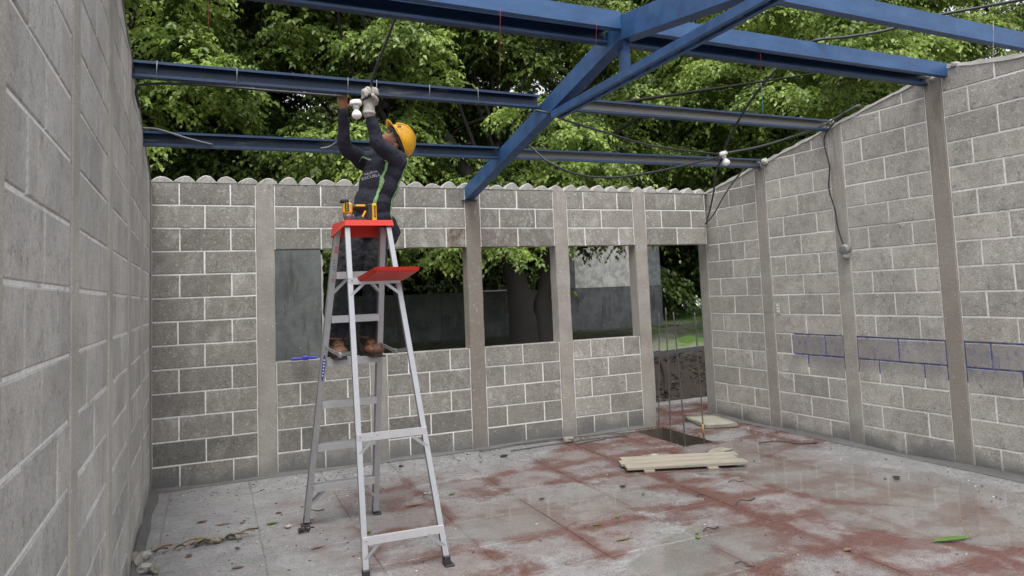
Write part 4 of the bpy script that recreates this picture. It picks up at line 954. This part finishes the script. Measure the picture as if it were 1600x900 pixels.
bm = bmesh.new()
q4 = [(5.16, -.43), (5.50, -.44), (5.50, .12), (5.18, .16)]
q4 = [(5.20, .10), (5.08, -.40), (5.40, -.52), (5.515, .0)]
box8([(x_, y_, .004) for x_, y_ in q4], [(x_, y_, .042) for x_, y_ in q4]); bmesh.ops.subdivide_edges(bm, edges=bm.edges[:], cuts=4, use_grid_fill=True)
for v in bm.verts: v.co += V_((random.uniform(-1, 1), random.uniform(-1, 1), random.uniform(-.5, .5))) * .005
o = frombm('stone_slab', bm, sl_, None, True); o.data.transform(Matrix.Translation((-5.3, .2, 0))); o.location = (5.3, -.2, 0); tag(o, 'pale flat stone slab lying by the doorway at the right wall', 'slab')
for q_, (p_, d_) in enumerate((((5.625, -.90, 2.69), (.08, .10, .10)), ((5.64, -.86, 2.66), (.06, .08, .08)), ((5.665, -1.73, 2.90), (.06, .08, .08)), ((5.70, -2.70, 3.02), (.05, .08, .06)), ((5.705, -2.88, 3.08), (.05, .12, .05)), ((2.70, .0, 2.375), (.05, .06, .05)))):
    o = rock(p_, tuple(v_ * .68 for v_ in d_), q_, M['cap'], 'x', 'x', 'mortar_dab'); [o.__delitem__(k_) for k_ in ('label', 'category')]
    pr_ = rw if q_ < 5 else bw; o.parent = pr_; o.matrix_parent_inverse = Matrix.Translation(-pr_.location)
rock((4.50, -1.33, .02), (.19, .10, .055), -.3, rk, 'flat grey stone behind the right end of the planks')
rock((3.925, -1.17, .018), (.085, .06, .04), .3, M['cap'], 'small pale stone behind the middle of the planks')
rock((3.86, -1.12, .014), (.07, .05, .03), .9, rk, 'small brownish stone beside the pale stone')
rock((3.63, -.17, .025), (.12, .09, .05), .2, rk, 'broken block lump at the foot of the rear wall near the rods')
rock((.045, -1.74, .04), (.07, .16, .09), .1, rk, 'dark concrete lump at the foot of the left wall')
rock((.085, -1.63, .03), (.07, .06, .045), .4, M['cap'], 'white plaster chunk against the left wall, upper one')
rock((.10, -1.86, .03), (.08, .07, .05), .1, M['cap'], 'white plaster chunk at the bottom left edge')
rock((.15, -1.90, .03), (.05, .05, .05), .1, rk, 'brown clod beside the lower white chunk')
rock((1.05, -1.36, .012), (.04, .03, .02), .4, M['cap'], 'tiny white chip beside the ladder foot')
rock((.90, -1.46, .012), (.045, .03, .02), .4, M['cap'], 'white crumb left of the rear ladder foot')
for P, lab in (([(2.729, -.10, .01), (3.485, -.058, .02), (4.416, -.19, .012)], 'long thin steel rod at the foot of the rear wall'),
               ([(2.982, -.25, .008), (3.6, -.22, .012), (4.2, -.24, .01)], 'second thin rod lying just in front of the long one'),
               ([(3.613, -.33, .008), (4.0, -.27, .009), (4.30, -.22, .012)], 'short rod ending towards the floor pit')):
    tag(tube('steel_rod', P, .006, M['rust'], None, 6, 8), lab, 'rod', 'thin rods on the floor by the rear wall')

# ------------------------------------------------------------------ leaves and debris on the floor
def leafmat(n, c): return simple(n, c, .5, 0, .35, 12, .2)
LM = [leafmat('dry_leaf', (.14, .075, .04)), leafmat('green_leaf', (.10, .17, .035)), leafmat('dark_leaf', (.035, .03, .025)), leafmat('tan_leaf', (.20, .135, .07))]
def floorleaf(x_, y_, L_, wd, rz, mat, lab, curl=.3, grp='fallen leaves and twigs on the floor', nm='fallen_leaf', cat='leaf'):
    V = []; n = 8
    for i in range(n + 1):
        s_ = i / n; hw = wd * math.sin(math.pi * s_ ** .85) * .5 + .0008; z_ = .004 + curl * L_ * (s_ - .5) ** 2 * .8
        V += [(L_ * (s_ - .5), -hw, z_ + hw * .5), (L_ * (s_ - .5), 0, z_), (L_ * (s_ - .5), hw, z_ + hw * .5)]
    F = []
    for i in range(n):
        for k in (0, 1): F.append((i * 3 + k, i * 3 + 3 + k, i * 3 + 4 + k, i * 3 + 1 + k))
    o = mesh(nm, V, F, mat, None, True); o.location = (x_, y_, .001); o.rotation_euler = (0, 0, rz)
    m = o.modifiers.new('s', 'SOLIDIFY'); m.thickness = .0012
    return tag(o, lab, cat, grp)
floorleaf(4.22, -3.62, .26, .05, -.2, LM[1], 'long bright green leaf on the wet floor at the lower right', .15)
tag(tube('twig', [(4.33, -3.66, .01), (4.36, -3.60, .03), (4.42, -3.52, .06)], .002, LM[3], None, 5, 4), 'thin stem sticking up beside the long green leaf', 'twig', 'fallen leaves and twigs on the floor')
for (x_, y_, L_, wd, rz, mi, lab) in ((.381, -1.041, .07, .025, .1, 0, 'brown leaf below the rear left corner'), (.507, -1.174, .10, .018, .0, 3, 'tan curled leaf left of the ladder'),
    (.81, -1.33, .08, .03, .1, 1, 'green leaf on the grey floor left of the rear ladder foot'), (.60, -1.42, .07, .018, -.2, 1, 'narrow green leaf in the middle of the left floor'), (.63, -1.20, .05, .02, .9, 3, 'yellowish leaf tip left of the ladder'),
    (.583, -1.71, .05, .012, -1.0, 2, 'short dark stick on the left floor'), (.576, -2.05, .07, .02, -.1, 0, 'brown leaf at the bottom edge left of the ladder'), (.869, -1.10, .05, .02, .2, 0, 'brown crumpled leaf near the rear ladder foot'),
    (1.34, -1.83, .06, .03, .2, 1, 'green leaf in front of the front ladder rail'), (2.07, -1.30, .06, .025, .3, 1, 'green leaf just right of the ladder'), (1.75, -1.42, .14, .02, .1, 3, 'pale flat leaf between the ladder and its right foot'),
    (2.843, -2.35, .05, .025, .8, 1, 'yellow green leaf in the centre puddle'), (2.652, -2.42, .06, .018, .0, 1, 'green leaf just left of the centre one'), (2.66, -2.72, .12, .02, .05, 3, 'tan leaf lying in the centre foreground'),
    (3.05, -2.90, .045, .025, .9, 1, 'small green leaf in the foreground right of centre'), (3.262, -2.011, .045, .02, .7, 1, 'green leaf below the left end of the planks'), (2.588, -1.75, .06, .02, .3, 2, 'dark leaf left of the planks'),
    (2.858, -.40, .10, .05, .3, 2, 'dark crumpled leaf near the rear wall'), (1.95, -.25, .05, .04, .3, 2, 'small black scrap near the rear wall behind the ladder'), (2.6, -.48, .05, .02, 1.0, 1, 'green leaf between the ladder and the rear rods'),
    (5.05, -2.62, .09, .05, .4, 2, 'dark scrap by the right wall in the puddle'), (3.62, -3.45, .06, .03, .2, 3, 'grey and yellow scrap in the right foreground'), (3.24, -1.78, .06, .03, .2, 2, 'black leaf left of the plank end'), (.32, -1.70, .05, .03, .9, 0, 'reddish leaf under the dry debris heap'), (1.02, -1.95, .09, .015, .2, 0, 'rusty dry leaf strip left of the front rail')):
    floorleaf(x_, y_, L_, wd, rz, LM[mi], lab)
# heap of dry husks and bark at the left
hp = empty('debris_heap', (.32, -1.52, 0), 'long heap of dry husks and grey bark on the floor by the left wall', 'debris')
for k in range(16):
    s_ = k / 15; P0 = V_((.10 + .50 * s_ + random.uniform(-.03, .03), -1.56 + .05 * s_ + random.uniform(-.03, .02), .008 + random.uniform(0, .02))); an = random.uniform(-.5, .6)
    d_ = V_((math.cos(an), math.sin(an), random.uniform(-.05, .15))) * random.uniform(.05, .13)
    tube('husk', [P0, P0 + d_ * .5 + V_((0, 0, .012)), P0 + d_], [.003, .009, .003][0] + random.uniform(0, .005), LM[3] if k % 3 else LM[2], hp, 5, 3)
for k in range(12):
    c_ = (.36 + .022 * k + random.uniform(-.01, .01), -1.50 - .002 * k + random.uniform(-.02, .02), .016)
    o = rock(c_, (random.uniform(.03, .055), random.uniform(.025, .045), random.uniform(.02, .045)), random.random() * 3, rk, 'x', 'x', 'bark_lump'); 
    for kk in ('label', 'category'): del o[kk]
    o.parent = hp; o.matrix_parent_inverse = Matrix.Translation(-hp.location)
hp = empty('debris_clump', (.99, -1.62, 0), 'black tangled clump beside the rear left ladder foot', 'debris')
for k in range(14):
    a_ = random.random() * 6.28; P0 = V_((.99 + random.uniform(-.035, .035), -1.60 + random.uniform(-.03, .03), .01)); d_ = V_((math.cos(a_), math.sin(a_), random.uniform(0, .5))) * random.uniform(.02, .05)
    tube('shred', [P0, P0 + d_ * .5 + V_((0, 0, .01)), P0 + d_], .005, M['black'], hp, 5, 3)
for (x_, y_, L_, rz, lab) in ((3.745, -2.509, .22, .25, 'bent dark twig in the middle of the red floor'), (4.02, -2.10, .12, -.3, 'short forked twig below the planks'), (3.20, -2.83, .13, .1, 'black twig in the foreground'), (3.58, -2.25, .08, .3, 'thin dark twig right of the centre puddle'), (1.1, -1.20, .13, .1, 'thin dark twig beside the rear ladder feet'),
                              (1.9, -1.25, .12, .5, 'straight twig right of the ladder'), (5.25, -1.35, .5, -.6, 'long wet root along the right wall near the doorway'), (3.0, -3.35, .10, -.9, 'small stick at the bottom of the picture')):
    c_ = V_((x_, y_, .008)); d_ = V_((math.cos(rz), math.sin(rz), 0)) * L_ / 2; sd2 = V_((-d_.y, d_.x, 0)) * .15
    tag(tube('twig', [c_ - d_, c_ - d_ * .3 + sd2 + V_((0, 0, .01)), c_ + d_ * .3 - sd2 * .5, c_ + d_], .0035 if L_ < .3 else .006, LM[2], None, 5, 4), lab, 'twig', 'fallen leaves and twigs on the floor')
# uncountable crumbs
bm = bmesh.new()
for k in range(900):
    if k < 380: x_, y_ = random.uniform(.1, 4.3), -abs(random.gauss(0, .30)) - .03
    elif k < 560: x_, y_ = random.uniform(.1, 1.4), random.uniform(-2.4, -.2)
    elif k < 640: x_, y_ = random.gauss(1.2, .25), random.gauss(-.3, .15)
    elif k < 760: x_, y_ = 5.55 - abs(random.gauss(0, .25)), random.uniform(-4, -.5)
    else: x_, y_ = random.uniform(1.3, 5.3), random.uniform(-4.3, -.5)
    if PIT[0] - .02 < x_ < PIT[1] + .02 and y_ > -.96: continue
    if y_ > -.02: continue
    r_ = random.uniform(.002, .007) * (1.5 if random.random() < .08 else 1)
    bmesh.ops.create_icosphere(bm, subdivisions=1, radius=r_, matrix=Matrix.Translation((x_, y_, r_ * .3)) @ Matrix.Diagonal((random.uniform(.6, 1.8), random.uniform(.6, 1.4), .5, 1)))
t = NT('crumbs'); ri = t.n('NewGeometry').outputs['Random Per Island']; t.col(t.mix(t.ramp(ri, .55, .9), (.03, .028, .025), (.5, .48, .45))); t.set(Roughness=.9)
o = frombm('floor_crumbs', bm, t.m); tag(o, 'scattered crumbs and grit over the floor', None, None, 'stuff')

# ------------------------------------------------------------------ what stands outside
def wallmat(n, c, dark, sc=3):
    t = NT(n); p = t.pos(); z = t.xyz(p)[2]; f = t.noise(p, sc, 7, .7, .5); g = t.noise(t.vmul(p, (6, 6, 1)), 1.6, 6, .7)
    c2 = t.mix(t.ramp(f, .35, .65), tuple(v * .7 for v in c), tuple(v * 1.2 for v in c)); c2 = t.mix(t.math('MULTIPLY', t.ramp(g, .5, .7), dark), c2, (.05, .052, .05))
    sp = t.noise(p, 22, 6, .8); c2 = t.mix(t.math('MULTIPLY', t.ramp(sp, .6, .68), .5), c2, (.5, .5, .48)); t.col(c2); t.set(Roughness=.92); t.bump(sp, .5, .01); return t.m
sw = empty('plastered_wall', (1.2, 2.05, 0), 'mottled grey plastered wall end close behind the left window, paint flaking', 'wall')
def slabwall(name, x0, x1, y0, y1, z0, z1, mat, parent, nz=30, jag=.01):
    bm = bmesh.new(); V = []
    for k in range(nz + 1):
        z = z0 + (z1 - z0) * k / nz; e = random.uniform(-jag, jag); V.append([bm.verts.new(p) for p in ((x0, y0, z), (x1 + e, y0, z), (x1 + e, y1, z), (x0, y1, z))])
    for k in range(nz):
        for q in range(4): bm.faces.new((V[k][q], V[k][(q + 1) % 4], V[k + 1][(q + 1) % 4], V[k + 1][q]))
    bm.faces.new(V[0]); bm.faces.new(V[-1][::-1]); return frombm(name, bm, mat, parent)
m1 = wallmat('flaking_plaster', (.105, .115, .11), .8, 2.2)
slabwall('wall_slab', -.6, 1.62, 2.05, 2.2, -.1, 2.28, m1, sw)
slabwall('edge_plaster', 1.622, 1.640, 2.046, 2.204, -.1, 2.0, M['cap'], sw, 40, .008)
m2 = wallmat('pale_wall', (.74, .74, .74), .15, 5); m3 = wallmat('dark_wall', (.17, .18, .195), .7, 2.5); m4 = wallmat('dark_low_wall', (.10, .107, .103), .5, 2)
bl_ = empty('building', (9.2, 8, .4), 'grey building behind the right windows, pale above and dark below, on a mossy plinth', 'building')
def bxx(name, x0, x1, y0, y1, z0, z1, mat, parent, bev=0): 
    bm = bmesh.new(); add_box(bm, ((x0 + x1) / 2, (y0 + y1) / 2, (z0 + z1) / 2), (x1 - x0, y1 - y0, z1 - z0), None, bev); return frombm(name, bm, mat, parent)
bxx('lower_wall', 7.86, 10.52, 8.0, 8.2, .52, 1.50, m3, bl_); bxx('corner_pillar', 7.86, 8.14, 7.97, 8.2, 1.503, 3.6, m3, bl_)
pl_bounds = [(8.143, 8.86), (8.866, 9.10), (9.106, 9.86)]
for a_, b_ in pl_bounds: bxx('wall_panel', a_, b_, 8.02, 8.2, 1.503, 3.6, m2, bl_)
bxx('wall_panel', 9.866, 10.52, 8.015, 8.2, 1.503, 3.6, wallmat('bluish_wall', (.33, .36, .40), .35, 5), bl_)
bxx('side_wall', 10.40, 10.53, 8.203, 12.5, .52, 3.6, m2, bl_); bxx('roof_edge', 7.7, 10.7, 7.9, 12.6, 3.603, 3.75, m3, bl_)
moss_shade = simple('mossy_shaded_concrete', (.045, .052, .030), .9, 0, .5, 6, .8)  # moss tone kept dark, also painting in the black shade under the wall
bxx('plinth', 2.0, 10.95, 7.75, 8.6, .36, .515, moss_shade, bl_, .02)
bxx('plinth_foot', 2.2, 10.7, 7.95, 8.6, .1, .357, moss_shade, bl_)
lwall = empty('garden_wall', (5, 8, .4), 'long low dark wall behind the trees, seen through the left and middle windows', 'wall')
for k in range(4): bxx('wall_section', 2.0 + k * 1.46, 2.0 + (k + 1) * 1.46 - .006, 8.03, 8.2, .518, 1.50, m4, lwall)
bxx('coping', 5.9, 6.65, 7.98, 8.2, 1.503, 1.53, m2, lwall)
# black pipe and root in the bank
tag(tube('drain_pipe', [(4.2, 2.35, .36), (5.4, 2.42, .40), (6.3, 2.55, .41), (7.2, 2.75, .42), (8.6, 3.0, .43)], .075, M['black'], None, 12, 8), 'black plastic pipe along the top of the dirt bank outside the doorway', 'pipe')
tag(tube('tree_root', [(6.05, 1.65, .05), (6.2, 1.85, .16), (6.35, 2.1, .30), (6.5, 2.4, .40)], .022, M['bark'], None, 7, 6), 'thin root running down the dirt bank outside the doorway', 'root')
tag(tube('fallen_pole', [(13.6, 13.0, 1.25), (14.6, 13.4, 1.32)], .03, LM[3], None, 6, 4), 'pale stick in front of the far shrubs behind the doorway', 'stick')
# tarp heap far away
bm = bmesh.new(); nx, ny = 40, 20; gr_ = []
tx0, ty0 = 19.2, 20.8
for i in range(nx + 1):
    row = []
    for k in range(ny + 1):
        u, v = i / nx, k / ny; e = math.sin(math.pi * v) ** .6 * max(0, math.sin(math.pi * min(1, u * 1.05))) ** .5
        h_ = .62 * e * (.75 + .35 * math.sin(u * 7 + 1) * math.cos(v * 4) + .16 * math.sin(u * 23 + v * 9)); row.append(bm.verts.new((tx0 + u * 2.6 + .1 * math.sin(v * 9), ty0 + v * 1.4, gz(0, 21) + .02 + max(0, h_) + random.uniform(-.015, .015))))
    gr_.append(row)
for i in range(nx):
    for k in range(ny): bm.faces.new((gr_[i][k], gr_[i + 1][k], gr_[i + 1][k + 1], gr_[i][k + 1]))
o = frombm('tarpaulin', bm, simple('white_tarp', (.72, .72, .73), .6, 0, .15, 3, .3)); o.data.transform(Matrix.Translation((-20.5, -21.5, 0))); o.location = (20.5, 21.5, 0); tag(o, 'crumpled white tarpaulin heap on the far lawn', 'tarpaulin')

# ------------------------------------------------------------------ leaves: numpy sprays
def leafmesh(name, centers, radii, per, size, mat, parent=None, droop=.6, lmin=.22, lmax=.5, seed=1, nl=11, flatten=.75):
    rg = np.random.default_rng(seed); C_ = []; 
    for c_, r_ in zip(centers, radii):
        n = int(per * (r_ / .5) ** 2); d = rg.normal(size=(n, 3)); d[:, 2] = np.abs(d[:, 2]) * .9 - .25; d /= np.linalg.norm(d, axis=1)[:, None]
        rr = r_ * (rg.random(n) ** .35) * .8; st = np.array(c_) + d * rr[:, None] * np.array([1, 1, flatten]); C_.append(np.c_[st, d, np.full(n, r_)])
    A = np.concatenate(C_); n = len(A); st, d = A[:, :3], A[:, 3:6]
    d = d + rg.normal(size=(n, 3)) * .35; d[:, 2] = d[:, 2] * .5 + .05; d /= np.linalg.norm(d, axis=1)[:, None]
    L = rg.uniform(lmin, lmax, n)
    T = (np.arange(nl) + .5) / nl; T = T[None, :] + rg.uniform(-.04, .04, (n, nl))
    P = st[:, None, :] + d[:, None, :] * (L[:, None] * T)[:, :, None]; P[:, :, 2] -= (droop * L[:, None] * T ** 2)
    tan = d[:, None, :] * np.ones((1, nl, 1)); tan = tan.copy(); tan[:, :, 2] -= 2 * droop * T; tan /= np.linalg.norm(tan, axis=2)[:, :, None]
    sidev = np.cross(tan, np.array([0, 0, 1.0])); sidev /= (np.linalg.norm(sidev, axis=2)[:, :, None] + 1e-6)
    sg = np.where(np.arange(nl) % 2 == 0, 1.0, -1.0)[None, :, None]
    ax_ = tan * .6 + sidev * sg * .75 + np.array([0, 0, -.45]) + rg.normal(size=P.shape) * .28; ax_ /= np.linalg.norm(ax_, axis=2)[:, :, None]
    nr = np.array([0, -.25, 1.0]) + rg.normal(size=P.shape) * .5; wv = np.cross(nr, ax_); wv /= (np.linalg.norm(wv, axis=2)[:, :, None] + 1e-6); nv = np.cross(ax_, wv)
    s_ = size * rg.uniform(.7, 1.2, (n, nl, 1)); w2 = s_ * .32
    v0 = P; v1 = P + ax_ * s_ * .42 + wv * w2 + nv * w2 * .35; v2 = P + ax_ * s_ - nv * s_ * .12; v3 = P + ax_ * s_ * .42 - wv * w2 + nv * w2 * .35
    Vx = np.stack([v0, v1, v2, v3], axis=2).reshape(-1, 3); m = n * nl
    idx = np.arange(m) * 4; Fx = np.stack([idx, idx + 1, idx + 2, idx, idx + 2, idx + 3], axis=1).reshape(-1)
    me = bpy.data.meshes.new(name); me.vertices.add(len(Vx)); me.vertices.foreach_set('co', Vx.astype(np.float32).ravel())
    me.loops.add(m * 6); me.loops.foreach_set('vertex_index', Fx.astype(np.int32)); me.polygons.add(m * 2)
    me.polygons.foreach_set('loop_start', (np.arange(m * 2) * 3).astype(np.int32)); me.polygons.foreach_set('loop_total', np.full(m * 2, 3, np.int32)); me.update(calc_edges=True)
    me.materials.append(mat); o = bpy.data.objects.new(name, me); link(o)
    if parent: bake(o, parent)
    return o, m
def trunk_(bm, P, r0, r1, n=12, wob=.0):
    pp = spline(P, 7); k = len(pp); sweep(bm, pp, [(r0 + (r1 - r0) * i / (k - 1)) * (1 + random.uniform(-wob, wob)) for i in range(k)], n)
TOT = 0
trees = [ # base x,y, lean top, trunk radius, label
    (dict(b=(-1.2, 4.6), top=(-1.0, 4.6, 4.2), r=.16), 'leafy tree beyond the rear wall at the far left, over the left wall'),
    (dict(b=(3.14, 4.0), top=(2.95, 4.2, 4.2), r=.085), 'leafy tree with slender dark trunk seen through the left window'),
    (dict(b=(5.15, 4.0), top=(4.85, 4.3, 4.0), r=.20), 'large leafy tree with thick forked trunk seen through the middle window'),
    (dict(b=(12.6, 6.2), top=(11.2, 6.0, 4.5), r=.18), 'leafy tree rising behind the right side wall'),
    (dict(b=(14.0, 6.5), top=(13.5, 6.0, 4.5), r=.2), 'leafy tree at the far right beyond the gable'),
    (dict(b=(11.5, 1.8), top=(11.5, 1.8, 4.2), r=.2), 'leafy tree close outside the right wall, above its gable')]
rt = np.random.default_rng(11); cl = [[] for _ in trees]
def addc(x_, y_, z_, r_):
    k = min(range(6), key=lambda i: abs(trees[i][0]['top'][0] - x_) * (1.25 if i in (1,) else 1) + (abs(y_ - trees[i][0]['top'][1]) * (2 if i > 2 else 0))); cl[k].append((x_, y_, z_, r_))
# front layer, uneven with hollows
for _ in range(330):
    z_ = rt.uniform(2.55, 7.6); x_ = rt.uniform(-2.2, 14.5); y_ = 3.4 + rt.uniform(0, 1.7) + .12 * (z_ - 2.5) + .9 * math.sin(x_ * 1.7 + z_ * 2.1) * .6
    if x_ > 6.5: y_ += (x_ - 6.5) * .15
    if math.sin(x_ * 2.3 + 1.3 * math.sin(z_ * 1.9)) * math.cos(z_ * 2.4 + x_ * .6) < -.45: continue
    addc(x_, y_, z_, rt.uniform(.28, .55))
for _ in range(380):
    z_ = rt.uniform(2.4, 8.5); x_, y_ = rt.uniform(-2.5, 16), rt.uniform(5.2, 7.2)
    if 6.8 < x_ < 11.5: continue
    addc(x_, y_, z_, rt.uniform(.45, .7))
for _ in range(130):      # unseen upper clumps, added to block sky light from above
    x_ = rt.uniform(-3, 15)
    if 6.6 < x_ < 11.5: continue
    addc(x_, rt.uniform(3.4, 8), rt.uniform(7.6, 9), rt.uniform(.5, .8))
for _ in range(120): addc(rt.uniform(8.2, 15.5), rt.uniform(.4, 4.8), rt.uniform(2.8, 8.5), rt.uniform(.4, .65))
for x_, y_, z_, r_ in ((3.35, 3.6, 2.25, .30), (3.75, 3.5, 2.10, .26), (3.0, 3.9, 2.35, .3), (2.4, 4.2, 2.2, .35), (1.9, 4.4, 2.1, .35), (4.4, 3.6, 2.15, .32), (4.75, 3.7, 2.0, .3), (5.3, 3.7, 2.2, .3), (4.1, 4.4, 2.25, .4), (5.7, 3.8, 2.35, .25), (2.9, 4.8, 2.0, .4), (3.6, 4.8, 2.0, .4), (6.9, 5.0, 2.45, .32), (7.35, 5.0, 2.3, .28), (7.9, 5.1, 2.5, .28), (5.85, 3.9, 1.45, .12), (2.3, 5.2, 1.8, .35)):
    addc(x_, y_, z_, r_)
for i, (d, lab) in enumerate(trees):
    bx_, by_ = d['b']; r_ = empty('ficus_tree', (bx_, by_, gz(bx_, by_)), lab, 'tree', 'leafy trees beyond the rear wall'); top_ = V_(d['top'])
    bm = bmesh.new(); b0 = V_((bx_, by_, gz(bx_, by_) - .1))
    if i == 2:
        trunk_(bm, [b0 + V_((-.1, 0, 0)), b0 + V_((-.14, 0, .8)), b0 + V_((-.32, .05, 1.7)), top_ + V_((-.9, 0, 0))], .27, .10, 14, .06); trunk_(bm, [b0 + V_((.26, 0, 0)), b0 + V_((.24, .02, .8)), b0 + V_((.42, .1, 1.6)), top_ + V_((.9, .2, 0))], .19, .09, 14, .06)
        trunk_(bm, [b0 + V_((.36, .05, 1.3)), b0 + V_((.7, 0, 1.95)), b0 + V_((1.25, 0, 2.1))], .07, .03, 8); trunk_(bm, [b0 + V_((.95, 0, 1.9)), b0 + V_((1.12, 0, 1.86)), b0 + V_((1.3, 0, 2.0))], .05, .035, 8)
    else: trunk_(bm, [b0, b0.lerp(top_, .3) + V_((random.uniform(-.1, .1), 0, 0)), b0.lerp(top_, .65) + V_((random.uniform(-.1, .1), 0, 0)), top_], d['r'] * 1.25, d['r'] * .5, 12, .06)
    frombm('trunk', bm, M['bark'], r_, True)
    bm = bmesh.new()
    for (x_, y_, z_, rr) in cl[i][::7]:
        c_ = V_((x_, y_, z_)); s0 = top_ + V_((0, 0, random.uniform(-1.6, .5))); m_ = s0.lerp(c_, .5) + V_((random.uniform(-.3, .3), .3, random.uniform(-.1, .35))); pp = spline([s0, m_, c_], 3); sweep(bm, pp, [.045 - .006 * k for k in range(len(pp))] if len(pp) < 7 else [max(.008, .045 - .006 * k) for k in range(len(pp))], 5)
    o = frombm('limbs', bm, M['bark'], r_, True)
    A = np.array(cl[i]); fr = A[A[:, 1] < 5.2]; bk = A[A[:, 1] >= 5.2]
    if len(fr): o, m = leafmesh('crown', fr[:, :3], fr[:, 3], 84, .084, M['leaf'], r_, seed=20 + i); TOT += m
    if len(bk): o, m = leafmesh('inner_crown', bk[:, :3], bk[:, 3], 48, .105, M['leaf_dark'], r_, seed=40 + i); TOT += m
# deep background trees
rt = np.random.default_rng(5)
bt_ = [(20.0, 9, 'broad tree far right beyond the right wall'), (2.0, 12, 'broad tree far behind the rear wall on the left'), (7.5, 13, 'broad tree far behind the rear wall in the middle'), (13.5, 12.5, 'broad tree far behind the right gable')]
for k, (x_, y_, lab) in enumerate(bt_):
    r_ = empty('background_tree', (x_, y_, .4), lab, 'tree', 'trees far behind'); bm = bmesh.new(); trunk_(bm, [(x_, y_, .3), (x_ + .1, y_, 2.5), (x_, y_, 5)], .25, .12); frombm('trunk', bm, M['bark'], r_, True)
    cs = np.c_[x_ + rt.uniform(-3.6, 3.6, 110), y_ + rt.uniform(-1.6, 1.6, 110), rt.uniform(.9, 11, 110)]; o, m = leafmesh('crown', cs, rt.uniform(.8, 1.2, 110), 30, .16, M['leaf_dark'], r_, seed=60 + k, lmin=.4, lmax=.8); TOT += m
for k, (x_, y_, lab) in enumerate([(17.5, 17, 'bright drooping tree seen through the doorway'), (23.0, 25, 'drooping tree behind the white tarpaulin heap'), (28, 26, 'tree at the far end of the lawn')]):
    r_ = empty('lawn_tree', (x_, y_, .4), lab, 'tree', 'trees beyond the lawn'); bm = bmesh.new(); trunk_(bm, [(x_, y_, .3), (x_ + .1, y_, 2.5), (x_, y_, 5)], .2, .1); frombm('trunk', bm, M['bark'], r_, True)
    cs = np.c_[x_ + rt.uniform(-2.8, 2.8, 80), y_ + rt.uniform(-1.5, 1.5, 80), rt.uniform(2.0 if k == 0 else 1.8, 9, 80)]; o, m = leafmesh('crown', cs, rt.uniform(.6, 1.0, 80), 22, .15, M['leaf_far'], r_, seed=80 + k, droop=1.1, lmin=.5, lmax=1.1); TOT += m
hg = empty('hedge', (5, 9.6, .4), 'dark hedge rising behind the long low wall', 'hedge'); cs = np.c_[rt.uniform(.5, 9.8, 90), rt.uniform(9.0, 10.4, 90), rt.uniform(.7, 3.4, 90)]; o, m = leafmesh('foliage', cs, rt.uniform(.5, .8, 90), 30, .12, M['leaf_dark'], hg, seed=99); TOT += m
# leaf litter on the bank and grass on the lawn
def scatter(name, n, fx, fy, size, mat, up, lab, seed):
    rg = np.random.default_rng(seed); xs_, ys_ = fx(rg, n), fy(rg, n); zs_ = np.array([gz(a, b) for a, b in zip(xs_, ys_)]); P = np.c_[xs_, ys_, zs_]
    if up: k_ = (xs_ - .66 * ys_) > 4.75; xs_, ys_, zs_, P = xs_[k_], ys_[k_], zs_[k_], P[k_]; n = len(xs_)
    an = rg.uniform(0, 6.283, n); a = np.c_[np.cos(an), np.sin(an), np.zeros(n)]
    if up: axv = a * .35 + np.array([0, 0, 1.0]); wv = np.c_[-np.sin(an), np.cos(an), np.zeros(n)] * .07
    else: axv = a + np.c_[np.zeros((n, 2)), rg.uniform(-.1, .5, n)]; wv = np.c_[-np.sin(an), np.cos(an), rg.uniform(-.4, .4, n)] * .3
    s_ = size * rg.uniform(.5, 1.3, (n, 1)); v0 = P + np.array([0, 0, .005]); Vx = np.stack([v0, v0 + axv * s_ * .5 + wv * s_, v0 + axv * s_, v0 + axv * s_ * .5 - wv * s_], axis=1).reshape(-1, 3)
    F_ = [(4 * i, 4 * i + 1, 4 * i + 2, 4 * i + 3) for i in range(n)]; me = bpy.data.meshes.new(name); me.from_pydata(Vx.tolist(), [], F_); me.materials.append(mat); o = bpy.data.objects.new(name, me); link(o); tag(o, lab, None, None, 'stuff')
t = NT('litter_leaf'); ri = t.n('NewGeometry').outputs['Random Per Island']; t.col(t.mix(t.ramp(ri, .5, .95), (.016, .010, .007), (.08, .042, .02))); t.set(Roughness=.8)
scatter('leaf_litter', 5200, lambda r, n: r.uniform(3.5, 9.5, n), lambda r, n: r.uniform(1.35, 3.2, n), .055, t.m, False, 'dead leaves covering the dirt bank', 3)
M['grass'] = mat_leaf('grass', (.05, .13, .015), (.13, .26, .04), .3)
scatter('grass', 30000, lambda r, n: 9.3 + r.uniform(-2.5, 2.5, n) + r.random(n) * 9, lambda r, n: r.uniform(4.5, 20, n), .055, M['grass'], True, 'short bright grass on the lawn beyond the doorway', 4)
print('leaves', TOT, 'objects', len(bpy.data.objects))
